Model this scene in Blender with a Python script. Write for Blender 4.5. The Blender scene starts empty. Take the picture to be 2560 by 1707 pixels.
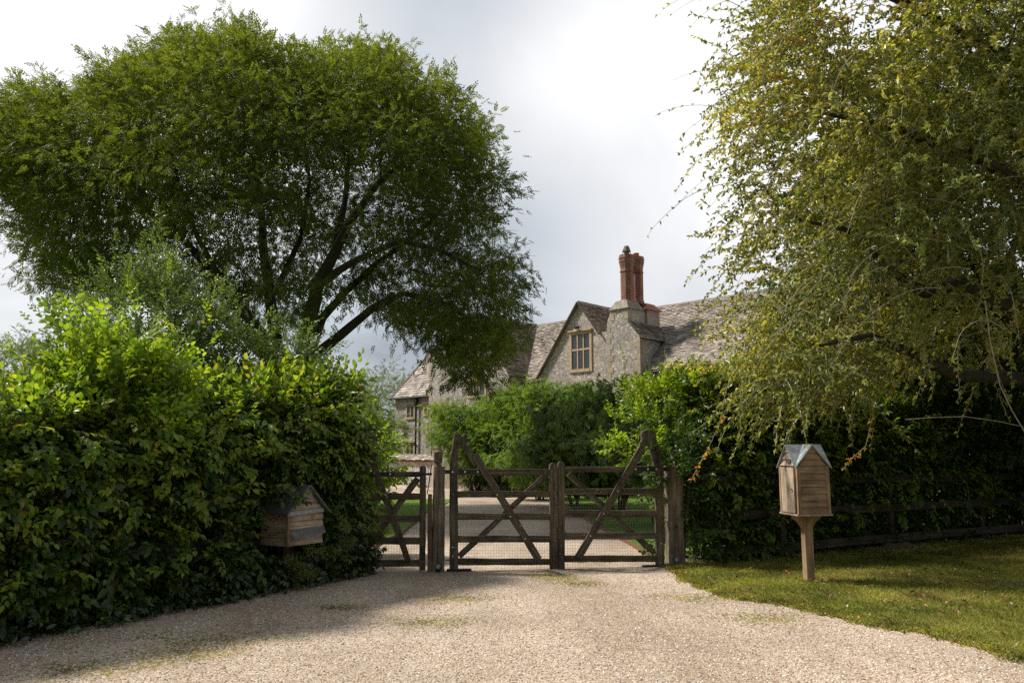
import bpy, math, random
import numpy as np
from mathutils import Vector

random.seed(7)
RG = np.random.default_rng(11)
scene = bpy.context.scene
COL = scene.collection

# ------------------------------------------------------------------ camera
CAM_H = 1.55
FPX = 800.0
PITCH = math.atan(111.0 / FPX)
cd = bpy.data.cameras.new('camera')
cam = bpy.data.objects.new('camera', cd)
COL.objects.link(cam)
cam.location = (0, 0, CAM_H)
cam.rotation_euler = (math.radians(90) + PITCH, 0, 0)
cd.sensor_width = 36.0
cd.lens = 36.0 * FPX / 1024.0
cd.clip_end = 2000
scene.camera = cam

# ------------------------------------------------------------------ sky and sun
SUN_V = Vector((-0.86, 0.27, 1.08)).normalized()      # towards the sun
SUN_EL = math.asin(SUN_V.z)
SUN_AZ = math.atan2(SUN_V.x, SUN_V.y)
world = bpy.data.worlds.new('World')
scene.world = world
world.use_nodes = True
wn, wl = world.node_tree.nodes, world.node_tree.links
wn.clear()


def ray(u, v):
    """view direction of a photo point (1024 px wide frame)"""
    dx, dy = (u - 512) / FPX, (341 - v) / FPX
    return Vector((dx, math.cos(PITCH) - dy * math.sin(PITCH), math.sin(PITCH) + dy * math.cos(PITCH)))


def build_sky():
    out = wn.new('ShaderNodeOutputWorld')
    sky = wn.new('ShaderNodeTexSky')
    sky.sky_type = 'NISHITA'
    sky.sun_disc = False
    sky.sun_elevation = SUN_EL
    sky.sun_rotation = SUN_AZ
    bg1 = wn.new('ShaderNodeBackground'); bg1.inputs[1].default_value = 0.10
    wl.new(sky.outputs[0], bg1.inputs[0])
    tc = wn.new('ShaderNodeTexCoord')
    sep = wn.new('ShaderNodeSeparateXYZ'); wl.new(tc.outputs['Generated'], sep.inputs[0])
    zc = wn.new('ShaderNodeMath'); zc.operation = 'MAXIMUM'; zc.inputs[1].default_value = 0.0
    wl.new(sep.outputs[2], zc.inputs[0])
    za = wn.new('ShaderNodeMath'); za.operation = 'ADD'; za.inputs[1].default_value = 0.38
    wl.new(zc.outputs[0], za.inputs[0])
    cmb = wn.new('ShaderNodeCombineXYZ')
    for i in (0, 1):
        d = wn.new('ShaderNodeMath'); d.operation = 'DIVIDE'
        wl.new(sep.outputs[i], d.inputs[0]); wl.new(za.outputs[0], d.inputs[1])
        wl.new(d.outputs[0], cmb.inputs[i])
    n1 = wn.new('ShaderNodeTexNoise')
    n1.inputs['Scale'].default_value = 1.25; n1.inputs['Detail'].default_value = 8
    n1.inputs['Roughness'].default_value = 0.52; n1.inputs['Distortion'].default_value = 0.6
    wl.new(cmb.outputs[0], n1.inputs['Vector'])
    fac = n1.outputs[0]
    # broad bright and grey banks of cloud in their own parts of the sky
    banks = [((130, 25), 0.955, 0.28), ((650, 160), 0.978, 0.24), ((590, 215), 0.988, 0.10), ((560, 20), 0.955, -0.17),
             ((480, 100), 0.975, -0.09), ((560, 300), 0.985, -0.13), ((640, 290), 0.988, -0.10), ((385, 345), 0.985, -0.22),
             ((10, 170), 0.975, -0.04), ((15, 260), 0.985, 0.22), ((0, 320), 0.99, -0.16), ((735, 60), 0.985, 0.16)]
    for (px, c, w) in banks:
        d = ray(*px).normalized()
        dp = wn.new('ShaderNodeVectorMath'); dp.operation = 'DOT_PRODUCT'
        wl.new(tc.outputs['Generated'], dp.inputs[0]); dp.inputs[1].default_value = d
        mr = wn.new('ShaderNodeMapRange'); mr.interpolation_type = 'SMOOTHSTEP'
        mr.inputs[1].default_value = c - 0.03; mr.inputs[2].default_value = 1.0
        mr.inputs[3].default_value = 0; mr.inputs[4].default_value = w
        wl.new(dp.outputs['Value'], mr.inputs[0])
        ad = wn.new('ShaderNodeMath'); ad.operation = 'ADD'
        wl.new(fac, ad.inputs[0]); wl.new(mr.outputs[0], ad.inputs[1]); fac = ad.outputs[0]
    # added: unseen sky behind the camera darkened to weaken light on front faces
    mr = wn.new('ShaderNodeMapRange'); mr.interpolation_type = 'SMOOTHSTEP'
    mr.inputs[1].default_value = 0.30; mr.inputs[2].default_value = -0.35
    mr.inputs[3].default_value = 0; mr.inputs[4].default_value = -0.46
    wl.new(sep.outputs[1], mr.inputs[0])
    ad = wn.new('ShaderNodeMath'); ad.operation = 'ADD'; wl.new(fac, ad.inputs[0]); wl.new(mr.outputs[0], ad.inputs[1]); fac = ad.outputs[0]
    ramp = wn.new('ShaderNodeValToRGB')
    e = ramp.color_ramp.elements
    e[0].position = 0.0; e[0].color = (0.20, 0.225, 0.255, 1)
    m = e.new(0.22); m.color = (0.45, 0.49, 0.54, 1)
    e[len(e) - 1].position = 0.70; e[len(e) - 1].color = (1.0, 1.0, 1.0, 1)
    m = e.new(0.38); m.color = (0.63, 0.665, 0.70, 1)
    m = e.new(0.52); m.color = (0.77, 0.78, 0.80, 1)
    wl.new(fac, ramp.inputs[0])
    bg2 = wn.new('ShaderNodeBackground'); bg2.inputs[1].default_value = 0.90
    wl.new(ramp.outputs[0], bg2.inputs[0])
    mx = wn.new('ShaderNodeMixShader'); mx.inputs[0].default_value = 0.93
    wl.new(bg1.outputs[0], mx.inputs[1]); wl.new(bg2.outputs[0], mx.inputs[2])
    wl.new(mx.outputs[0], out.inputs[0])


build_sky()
sl = bpy.data.lights.new('sun', 'SUN')
sl.energy = 4.5
sl.angle = math.radians(6.0)
sl.color = (1.0, 0.95, 0.87)
sun = bpy.data.objects.new('sun', sl)
COL.objects.link(sun)
sun.location = (-20, 10, 30)
sun.rotation_euler = SUN_V.to_track_quat('Z', 'Y').to_euler()

scene.view_settings.view_transform = 'Standard'
scene.view_settings.look = 'None'
scene.view_settings.exposure = 0.32
scene.view_settings.gamma = 1.0
scene.render.engine = 'CYCLES'
cy = scene.cycles
cy.max_bounces = 7; cy.diffuse_bounces = 3; cy.glossy_bounces = 2
cy.transmission_bounces = 4; cy.transparent_max_bounces = 4
cy.use_denoising = False
cy.sample_clamp_indirect = 3
cy.denoising_prefilter = 'ACCURATE'
cy.caustics_reflective = False; cy.caustics_refractive = False


# ------------------------------------------------------------------ geometry helpers
def ground(u, v, z=0.0):
    r = ray(u, v); t = (z - CAM_H) / r.z
    return Vector((r.x * t, r.y * t, z))


def at(u, v, y):
    r = ray(u, v); t = y / r.y
    return Vector((r.x * t, y, CAM_H + r.z * t))


def c1(x, y): return ((860 + x * .38265) * .4, (1020 + y * .38265) * .4)
def c2(x, y): return ((960 + x * .39966) * .4, (600 + y * .39966) * .4)
def c6(x, y): return ((1200 + x / 1.729) * .4, (1350 + y / 1.729) * .4)
def c8(x, y): return ((960 + x / 4.75) * .4, (850 + y / 4.75) * .4)


def tag(o, label=None, cat=None, group=None, kind=None):
    if label: o['label'] = label
    if cat: o['category'] = cat
    if group: o['group'] = group
    if kind: o['kind'] = kind
    return o


def empty(name, loc=(0, 0, 0), rz=0.0, label=None, cat=None, group=None, kind=None):
    o = bpy.data.objects.new(name, None)
    COL.objects.link(o)
    o.location = loc; o.rotation_euler = (0, 0, rz)
    o.empty_display_size = 0.1
    return tag(o, label, cat, group, kind)


def link(name, me, mats, parent=None, world_space=True):
    o = bpy.data.objects.new(name, me)
    COL.objects.link(o)
    for m in (mats if isinstance(mats, (list, tuple)) else [mats]):
        me.materials.append(m)
    if parent is not None:
        o.parent = parent
        if world_space:
            from mathutils import Matrix
            o.matrix_parent_inverse = Matrix.LocRotScale(parent.location, parent.rotation_euler, None).inverted()
    return o


class MB:
    """collects faces for one mesh"""
    def __init__(s): s.v = []; s.f = []; s.m = []

    def add(s, vs, fs, mat=0):
        n = len(s.v); s.v += [tuple(p) for p in vs]
        s.f += [tuple(i + n for i in f) for f in fs]; s.m += [mat] * len(fs)

    def box8(s, p, mat=0):
        s.add(p, [(0, 3, 2, 1), (4, 5, 6, 7), (0, 1, 5, 4), (1, 2, 6, 5), (2, 3, 7, 6), (3, 0, 4, 7)], mat)

    def box(s, a, b, mat=0):
        x0, y0, z0 = a; x1, y1, z1 = b
        s.box8([(x0, y0, z0), (x1, y0, z0), (x1, y1, z0), (x0, y1, z0), (x0, y0, z1), (x1, y0, z1), (x1, y1, z1), (x0, y1, z1)], mat)

    def obox(s, c, ex, ey, ez, mat=0):
        c = Vector(c); ex = Vector(ex); ey = Vector(ey); ez = Vector(ez)
        s.box8([c - ex - ey - ez, c + ex - ey - ez, c + ex + ey - ez, c - ex + ey - ez,
                c - ex - ey + ez, c + ex - ey + ez, c + ex + ey + ez, c - ex + ey + ez], mat)

    def prism(s, poly, d, mat=0):
        """poly: list of points, extruded by vector d"""
        n = len(poly); d = Vector(d)
        vs = [Vector(p) for p in poly] + [Vector(p) + d for p in poly]
        fs = [tuple(range(n - 1, -1, -1)), tuple(range(n, 2 * n))]
        fs += [(i, (i + 1) % n, n + (i + 1) % n, n + i) for i in range(n)]
        s.add(vs, fs, mat)

    def tube(s, pts, rad, sides=6, mat=0, cap=True):
        pts = [Vector(p) for p in pts]
        n = len(pts)
        if not hasattr(rad, '__len__'): rad = [rad] * n
        base = len(s.v); up = Vector((0.13, 0.31, 0.94))
        for i in range(n):
            t = (pts[min(i + 1, n - 1)] - pts[max(i - 1, 0)]).normalized()
            a = t.cross(up)
            if a.length < 1e-3: a = t.cross(Vector((1, 0, 0)))
            a.normalize(); b = t.cross(a)
            for k in range(sides):
                w = 2 * math.pi * k / sides
                s.v.append(tuple(pts[i] + (a * math.cos(w) + b * math.sin(w)) * rad[i]))
        for i in range(n - 1):
            for k in range(sides):
                k2 = (k + 1) % sides
                s.f.append((base + i * sides + k, base + i * sides + k2, base + (i + 1) * sides + k2, base + (i + 1) * sides + k)); s.m.append(mat)
        if cap:
            s.f.append(tuple(base + k for k in range(sides))); s.m.append(mat)
            s.f.append(tuple(base + (n - 1) * sides + k for k in range(sides - 1, -1, -1))); s.m.append(mat)

    def lathe(s, prof, center, sides=16, mat=0, rot=0.0):
        c = Vector(center); base = len(s.v)
        for (r, z) in prof:
            for k in range(sides):
                w = 2 * math.pi * k / sides + rot
                s.v.append((c.x + r * math.cos(w), c.y + r * math.sin(w), c.z + z))
        for i in range(len(prof) - 1):
            for k in range(sides):
                k2 = (k + 1) % sides
                s.f.append((base + i * sides + k, base + i * sides + k2, base + (i + 1) * sides + k2, base + (i + 1) * sides + k)); s.m.append(mat)
        s.f.append(tuple(base + k for k in range(sides - 1, -1, -1))); s.m.append(mat)
        s.f.append(tuple(base + (len(prof) - 1) * sides + k for k in range(sides))); s.m.append(mat)

    def mesh(s, name, uv=False, smooth=False):
        me = bpy.data.meshes.new(name)
        me.from_pydata(s.v, [], s.f); me.validate(clean_customdata=False); me.update()
        if len(me.polygons) == len(s.m):
            me.polygons.foreach_set('material_index', s.m)
        if smooth: me.polygons.foreach_set('use_smooth', [True] * len(me.polygons))
        if uv:
            L = me.uv_layers.new(name='UVMap')
            for p in me.polygons:
                n = p.normal
                if abs(n.z) > 0.95:
                    for li in p.loop_indices:
                        co = me.vertices[me.loops[li].vertex_index].co; L.data[li].uv = (co.x, co.y)
                else:
                    t = Vector((0, 0, 1)).cross(n).normalized(); b = n.cross(t)
                    for li in p.loop_indices:
                        co = me.vertices[me.loops[li].vertex_index].co; L.data[li].uv = (co.dot(t), co.dot(b))
        return me

    def build(s, name, mats, parent=None, uv=False, smooth=False, bevel=0.0):
        o = link(name, s.mesh(name, uv, smooth), mats, parent)
        if bevel > 0:
            b = o.modifiers.new('bevel', 'BEVEL'); b.width = bevel; b.segments = 1; b.limit_method = 'ANGLE'
        return o


# ------------------------------------------------------------------ materials
def new_mat(name):
    m = bpy.data.materials.new(name); m.use_nodes = True
    n = m.node_tree.nodes; n.clear()
    out = n.new('ShaderNodeOutputMaterial'); b = n.new('ShaderNodeBsdfPrincipled')
    m.node_tree.links.new(b.outputs[0], out.inputs[0])
    return m, n, m.node_tree.links, b, out


def ramp_node(n, stops):
    r = n.new('ShaderNodeValToRGB'); e = r.color_ramp.elements
    while len(e) < len(stops): e.new(0.5)
    for i, (p, c) in enumerate(stops):
        e[i].position = p; e[i].color = (*c, 1)
    return r


def noise_node(n, l, vec, scale, detail=4, rough=0.55, dist=0.0):
    t = n.new('ShaderNodeTexNoise')
    t.inputs['Scale'].default_value = scale; t.inputs['Detail'].default_value = detail
    t.inputs['Roughness'].default_value = rough; t.inputs['Distortion'].default_value = dist
    if vec is not None: l.new(vec, t.inputs['Vector'])
    return t


def mixc(n, l, fac, a, b, mode='MIX'):
    m = n.new('ShaderNodeMix'); m.data_type = 'RGBA'; m.blend_type = mode
    for s, x in ((0, fac), (6, a), (7, b)):
        if hasattr(x, 'is_linked'): l.new(x, m.inputs[s])
        elif isinstance(x, (int, float)): m.inputs[s].default_value = x
        else: m.inputs[s].default_value = (*x, 1)
    return m.outputs[2]


def mapped(n, l, src, scale, rot=(0, 0, 0)):
    mp = n.new('ShaderNodeMapping'); mp.inputs['Scale'].default_value = scale; mp.inputs['Rotation'].default_value = rot
    l.new(src, mp.inputs[0]); return mp.outputs[0]


def geo_pos(n): return n.new('ShaderNodeNewGeometry').outputs['Position']


def bump(n, l, h, strength, dist, bsdf):
    b = n.new('ShaderNodeBump'); b.inputs['Strength'].default_value = strength; b.inputs['Distance'].default_value = dist
    l.new(h, b.inputs['Height']); l.new(b.outputs[0], bsdf.inputs['Normal'])


def wood_mat(name, dark, mid, light, moss=0.0, grain=(1.2, 26, 26), rough=0.8, lichen=0.0):
    m, n, l, b, o = new_mat(name)
    tc = n.new('ShaderNodeTexCoord').outputs['UV']
    g = noise_node(n, l, mapped(n, l, tc, (grain[0], grain[1], 1)), 1.0, 6, 0.6, 0.4)
    r = ramp_node(n, [(0.3, dark), (0.5, mid), (0.72, light)]); l.new(g.outputs[0], r.inputs[0])
    col = r.outputs[0]
    big = noise_node(n, l, geo_pos(n), 3.2, 4)
    rb = ramp_node(n, [(0.35, (0.55, 0.55, 0.55)), (0.65, (1.2, 1.2, 1.2))]); l.new(big.outputs[0], rb.inputs[0])
    col = mixc(n, l, 1.0, col, rb.outputs[0], 'MULTIPLY')
    if moss > 0:
        ms = noise_node(n, l, geo_pos(n), 7.0, 6, 0.65)
        mr = n.new('ShaderNodeMapRange'); mr.inputs[1].default_value = 0.5; mr.inputs[2].default_value = 0.66; mr.inputs[4].default_value = moss
        l.new(ms.outputs[0], mr.inputs[0])
        col = mixc(n, l, mr.outputs[0], col, (0.085, 0.082, 0.022))
    if lichen > 0:
        ls = noise_node(n, l, geo_pos(n), 38.0, 4, 0.7)
        lr = n.new('ShaderNodeMapRange'); lr.inputs[1].default_value = 0.60; lr.inputs[2].default_value = 0.66; lr.inputs[4].default_value = lichen
        l.new(ls.outputs[0], lr.inputs[0])
        col = mixc(n, l, lr.outputs[0], col, (0.30, 0.31, 0.25))
    l.new(col, b.inputs['Base Color']); b.inputs['Roughness'].default_value = rough
    b.inputs['Specular IOR Level'].default_value = 0.25
    bump(n, l, g.outputs[0], 0.6, 0.006, b)
    return m


def plain_mat(name, col, rough=0.6, metal=0.0, var=0.15, scale=12.0, bstr=0.1):
    m, n, l, b, o = new_mat(name)
    t = noise_node(n, l, geo_pos(n), scale, 5)
    lo = tuple(c * (1 - var) for c in col); hi = tuple(c * (1 + var) for c in col)
    r = ramp_node(n, [(0.3, lo), (0.7, hi)]); l.new(t.outputs[0], r.inputs[0]); l.new(r.outputs[0], b.inputs['Base Color'])
    b.inputs['Roughness'].default_value = rough; b.inputs['Metallic'].default_value = metal
    if bstr: bump(n, l, t.outputs[0], bstr, 0.01, b)
    return m


def leaf_mat(name, stops, trans=0.4, rough=0.45, spec=0.5, clump=0.0, clump_scale=1.2, tcol=None):
    """leaf colour varies per leaf (attribute rnd) and a little from shoot to shoot"""
    m, n, l, b, o = new_mat(name)
    a = n.new('ShaderNodeAttribute'); a.attribute_name = 'rnd'
    r = ramp_node(n, stops); l.new(a.outputs['Fac'], r.inputs[0])
    col = r.outputs[0]
    if clump > 0:
        t = noise_node(n, l, geo_pos(n), clump_scale, 3)
        rb = ramp_node(n, [(0.3, (1 - clump,) * 3), (0.7, (1 + clump,) * 3)]); l.new(t.outputs[0], rb.inputs[0])
        col = mixc(n, l, 1.0, col, rb.outputs[0], 'MULTIPLY')
    l.new(col, b.inputs['Base Color']); b.inputs['Roughness'].default_value = rough
    b.inputs['Specular IOR Level'].default_value = spec
    tr = n.new('ShaderNodeBsdfTranslucent')
    tint = mixc(n, l, 1.0, col, tcol or (1.9, 1.75, 0.7), 'MULTIPLY')
    l.new(tint, tr.inputs[0])
    mx = n.new('ShaderNodeMixShader'); mx.inputs[0].default_value = trans
    l.new(b.outputs[0], mx.inputs[1]); l.new(tr.outputs[0], mx.inputs[2]); l.new(mx.outputs[0], o.inputs[0])
    return m


def flint_mat():
    m, n, l, b, o = new_mat('knapped flint and mortar')
    p = geo_pos(n)
    wp = noise_node(n, l, p, 6.0, 2)
    vec = n.new('ShaderNodeVectorMath'); vec.operation = 'MULTIPLY_ADD'
    l.new(wp.outputs['Color'], vec.inputs[0]); vec.inputs[1].default_value = (0.06, 0.06, 0.06); l.new(p, vec.inputs[2])
    v = n.new('ShaderNodeTexVoronoi'); v.inputs['Scale'].default_value = 12.5; l.new(vec.outputs[0], v.inputs['Vector'])
    sep = n.new('ShaderNodeSeparateColor'); l.new(v.outputs['Color'], sep.inputs[0])
    r = ramp_node(n, [(0.0, (0.17, 0.163, 0.168)), (0.40, (0.32, 0.298, 0.295)), (0.62, (0.43, 0.375, 0.34)), (0.84, (0.56, 0.53, 0.49)), (0.95, (0.82, 0.81, 0.78))])
    l.new(sep.outputs[0], r.inputs[0])
    mr = n.new('ShaderNodeMapRange'); mr.inputs[1].default_value = 0.42; mr.inputs[2].default_value = 0.62; l.new(v.outputs['Distance'], mr.inputs[0])
    col = mixc(n, l, mr.outputs[0], r.outputs[0], (0.44, 0.385, 0.34))
    t = noise_node(n, l, p, 0.7, 4)
    rb = ramp_node(n, [(0.3, (0.8, 0.77, 0.74)), (0.7, (1.12, 1.08, 1.0))]); l.new(t.outputs[0], rb.inputs[0])
    col = mixc(n, l, 1.0, col, rb.outputs[0], 'MULTIPLY')
    l.new(col, b.inputs['Base Color']); b.inputs['Roughness'].default_value = 0.75
    bump(n, l, v.outputs['Distance'], -0.5, 0.03, b)
    return m


def brick_mat():
    m, n, l, b, o = new_mat('old red brick')
    uv = n.new('ShaderNodeTexCoord').outputs['UV']
    t = n.new('ShaderNodeTexBrick')
    t.inputs['Scale'].default_value = 1.0; t.inputs['Brick Width'].default_value = 0.225; t.inputs['Row Height'].default_value = 0.078
    t.inputs['Mortar Size'].default_value = 0.010; t.inputs['Color1'].default_value = (0.24, 0.060, 0.035, 1)
    t.inputs['Color2'].default_value = (0.36, 0.10, 0.055, 1); t.inputs['Mortar'].default_value = (0.36, 0.30, 0.25, 1)
    l.new(uv, t.inputs['Vector'])
    s = noise_node(n, l, geo_pos(n), 3.0, 6, 0.7)
    rb = ramp_node(n, [(0.3, (0.55, 0.53, 0.5)), (0.65, (1.15, 1.12, 1.1))]); l.new(s.outputs[0], rb.inputs[0])
    l.new(mixc(n, l, 1.0, t.outputs[0], rb.outputs[0], 'MULTIPLY'), b.inputs['Base Color'])
    b.inputs['Roughness'].default_value = 0.85
    bump(n, l, t.outputs['Fac'], -0.6, 0.01, b)
    return m


def tile_mat(name, stops, moss=0.5):
    m, n, l, b, o = new_mat(name)
    a = n.new('ShaderNodeAttribute'); a.attribute_name = 'rnd'
    r = ramp_node(n, stops); l.new(a.outputs['Fac'], r.inputs[0])
    t = noise_node(n, l, geo_pos(n), 14.0, 5, 0.65)
    mr = n.new('ShaderNodeMapRange'); mr.inputs[1].default_value = 0.52; mr.inputs[2].default_value = 0.68; mr.inputs[4].default_value = moss
    l.new(t.outputs[0], mr.inputs[0])
    col = mixc(n, l, mr.outputs[0], r.outputs[0], (0.13, 0.105, 0.075))
    t2 = noise_node(n, l, geo_pos(n), 0.9, 3)
    rb = ramp_node(n, [(0.3, (0.75, 0.72, 0.70)), (0.7, (1.15, 1.12, 1.08))]); l.new(t2.outputs[0], rb.inputs[0])
    l.new(mixc(n, l, 1.0, col, rb.outputs[0], 'MULTIPLY'), b.inputs['Base Color'])
    b.inputs['Roughness'].default_value = 0.9
    bump(n, l, t.outputs[0], 0.4, 0.02, b)
    return m


def gravel_mat():
    m, n, l, b, o = new_mat('crushed flint gravel')
    p = geo_pos(n)
    v = n.new('ShaderNodeTexVoronoi'); v.inputs['Scale'].default_value = 72; l.new(p, v.inputs['Vector'])
    v2 = n.new('ShaderNodeTexVoronoi'); v2.inputs['Scale'].default_value = 125; l.new(p, v2.inputs['Vector'])
    sep = n.new('ShaderNodeSeparateColor'); l.new(v.outputs['Color'], sep.inputs[0])
    sep2 = n.new('ShaderNodeSeparateColor'); l.new(v2.outputs['Color'], sep2.inputs[0])
    st = [(0.0, (0.13, 0.10, 0.085)), (0.14, (0.25, 0.19, 0.135)), (0.35, (0.40, 0.295, 0.21)), (0.62, (0.50, 0.39, 0.295)), (0.85, (0.60, 0.53, 0.43)), (1.0, (0.78, 0.74, 0.69))]
    r = ramp_node(n, st); l.new(sep.outputs[0], r.inputs[0])
    r2 = ramp_node(n, st); l.new(sep2.outputs[1], r2.inputs[0])
    col = mixc(n, l, 0.35, r.outputs[0], r2.outputs[0])
    t = noise_node(n, l, p, 0.55, 5, 0.6)
    rb = ramp_node(n, [(0.32, (0.70, 0.66, 0.61)), (0.66, (1.10, 1.08, 1.06))]); l.new(t.outputs[0], rb.inputs[0])
    col = mixc(n, l, 1.0, col, rb.outputs[0], 'MULTIPLY')
    tr = noise_node(n, l, mapped(n, l, p, (1.1, .16, 1)), 1.0, 4, 0.6, .3)
    rt = ramp_node(n, [(0.36, (0.78, 0.74, 0.70)), (0.52, (1.0, 1.0, 1.0)), (0.7, (1.07, 1.06, 1.05))]); l.new(tr.outputs[0], rt.inputs[0])
    col = mixc(n, l, .8, col, mixc(n, l, 1.0, col, rt.outputs[0], 'MULTIPLY'))
    # thin moss and weed film in broken patches
    g = noise_node(n, l, mapped(n, l, p, (0.8, 2.2, 1)), 0.9, 7, 0.72)
    mr = n.new('ShaderNodeMapRange'); mr.inputs[1].default_value = 0.635; mr.inputs[2].default_value = 0.74; mr.inputs[4].default_value = 0.4
    l.new(g.outputs[0], mr.inputs[0])
    col = mixc(n, l, mr.outputs[0], col, (0.22, 0.20, 0.07))
    l.new(col, b.inputs['Base Color']); b.inputs['Roughness'].default_value = 0.75
    b.inputs['Specular IOR Level'].default_value = 0.3
    bump(n, l, v.outputs['Distance'], -0.9, 0.012, b)
    return m


def grass_ground_mat(name, a, c, brown, amt=0.4, scale=1.2):
    m, n, l, b, o = new_mat(name)
    p = geo_pos(n)
    t = noise_node(n, l, p, 30, 5, 0.7); t2 = noise_node(n, l, p, scale, 5, 0.6)
    r = ramp_node(n, [(0.3, a), (0.7, c)]); l.new(t.outputs[0], r.inputs[0])
    mr = n.new('ShaderNodeMapRange'); mr.inputs[1].default_value = 0.48; mr.inputs[2].default_value = 0.66; mr.inputs[4].default_value = amt
    l.new(t2.outputs[0], mr.inputs[0])
    l.new(mixc(n, l, mr.outputs[0], r.outputs[0], brown), b.inputs['Base Color'])
    b.inputs['Roughness'].default_value = 0.95; b.inputs['Specular IOR Level'].default_value = 0.1
    bump(n, l, t.outputs[0], 0.8, 0.03, b)
    return m


def glass_mat():
    m, n, l, b, o = new_mat('old window glass')
    t = noise_node(n, l, geo_pos(n), 5, 2)
    b.inputs['Base Color'].default_value = (0.035, 0.045, 0.055, 1)
    b.inputs['Roughness'].default_value = 0.08; b.inputs['Specular IOR Level'].default_value = 0.9
    bump(n, l, t.outputs[0], 0.25, 0.05, b)
    return m


M = {}
M['gate'] = wood_mat('weathered mossy gate oak', (0.036, 0.029, 0.021), (0.095, 0.075, 0.053), (0.21, 0.172, 0.128), moss=0.7, lichen=0.8)
M['gatepost'] = wood_mat('weathered split oak post', (0.06, 0.046, 0.033), (0.16, 0.125, 0.092), (0.29, 0.24, 0.185), moss=0.4, lichen=0.5)
M['newwood'] = wood_mat('plain brown timber', (0.10, 0.066, 0.042), (0.16, 0.105, 0.068), (0.21, 0.145, 0.10))
M['fence'] = wood_mat('dark fence timber', (0.03, 0.022, 0.014), (0.06, 0.045, 0.028), (0.11, 0.085, 0.055), moss=0.35)
M['cedar'] = wood_mat('brown cedar boards', (0.18, 0.108, 0.062), (0.29, 0.19, 0.115), (0.39, 0.28, 0.18), grain=(2, 40, 40))
M['cedar_pale'] = wood_mat('pale cedar boards', (0.27, 0.20, 0.14), (0.42, 0.32, 0.235), (0.57, 0.47, 0.37), grain=(2, 40, 40))  # paler tone for the door and the left gable boards
M['cedar_grey'] = wood_mat('greyed cedar boards', (0.20, 0.145, 0.105), (0.38, 0.285, 0.215), (0.55, 0.46, 0.37), grain=(2, 34, 34), lichen=0.4)
M['lead'] = plain_mat('weathered lead sheet', (0.33, 0.36, 0.37), 0.5, 0.25, 0.25, 22)
M['lead_dark'] = plain_mat('dull dark lead sheet', (0.12, 0.13, 0.135), 0.55, 0.2, 0.3, 20)
M['iron'] = plain_mat('black painted iron', (0.012, 0.012, 0.013), 0.5, 0.3, 0.2, 30)
M['bolt'] = plain_mat('zinc bolt', (0.6, 0.6, 0.6), 0.35, 0.8, 0.1)
M['wire'] = plain_mat('galvanised wire', (0.16, 0.17, 0.16), 0.5, 0.6, 0.1)
M['brass'] = plain_mat('brass', (0.55, 0.35, 0.12), 0.3, 0.9, 0.1)
M['lens'] = plain_mat('clouded lamp lens', (0.30, 0.33, 0.33), 0.2, 0.0, 0.15)
M['flint'] = flint_mat()
M['stone'] = plain_mat('cream dressed limestone', (0.42, 0.35, 0.255), 0.85, 0, 0.22, 3.5, 0.2)
M['warmstone'] = plain_mat('warm ochre window stone', (0.52, 0.37, 0.22), 0.8, 0, 0.18, 5, 0.15)
M['brick'] = brick_mat()
M['oldcap'] = plain_mat('lichened grey capping stone', (0.27, 0.235, 0.18), 0.9, 0, 0.5, 8, 0.6)
M['redtile'] = plain_mat('red clay tile', (0.33, 0.11, 0.055), 0.8, 0, 0.35, 7, 0.4)
M['pot'] = plain_mat('terracotta pot', (0.45, 0.13, 0.08), 0.7, 0, 0.15, 9)
M['potgrey'] = plain_mat('sooty clay cowl', (0.15, 0.13, 0.09), 0.8, 0, 0.3, 14)
M['tile'] = tile_mat('stone roof slates', [(0.0, (0.24, 0.205, 0.175)), (0.3, (0.34, 0.295, 0.255)), (0.7, (0.42, 0.37, 0.325)), (1.0, (0.54, 0.49, 0.44))])
M['oldtile'] = tile_mat('mossy stone slates', [(0.0, (0.10, 0.08, 0.055)), (0.5, (0.19, 0.155, 0.115)), (1.0, (0.33, 0.28, 0.22))], 0.8)
M['glass'] = glass_mat()
M['gravel'] = gravel_mat()
M['bark'] = plain_mat('dark furrowed bark', (0.040, 0.033, 0.024), 0.9, 0, 0.45, 16, 0.9)
M['bark_pale'] = plain_mat('greyish twig bark', (0.34, 0.29, 0.22), 0.8, 0, 0.35, 20, 0.5)
M['twig'] = plain_mat('brown hedge twig', (0.085, 0.06, 0.038), 0.8, 0, 0.3, 20, 0.3)
M['lawn'] = grass_ground_mat('mown lawn', (0.10, 0.18, 0.025), (0.16, 0.26, 0.04), (0.16, 0.20, 0.04), 0.4)
M['verge'] = grass_ground_mat('rough verge turf', (0.12, 0.13, 0.025), (0.20, 0.21, 0.05), (0.21, 0.14, 0.07), 0.75, 1.4)
M['soil'] = grass_ground_mat('leaf litter and soil', (0.035, 0.025, 0.017), (0.085, 0.06, 0.04), (0.10, 0.07, 0.045), 0.5)
M['field'] = grass_ground_mat('rough field grass', (0.06, 0.09, 0.02), (0.10, 0.13, 0.03), (0.10, 0.10, 0.04), 0.5, 0.3)
M['rust'] = plain_mat('rusty steel edging', (0.19, 0.075, 0.035), 0.8, 0.2, 0.3, 20)

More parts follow.
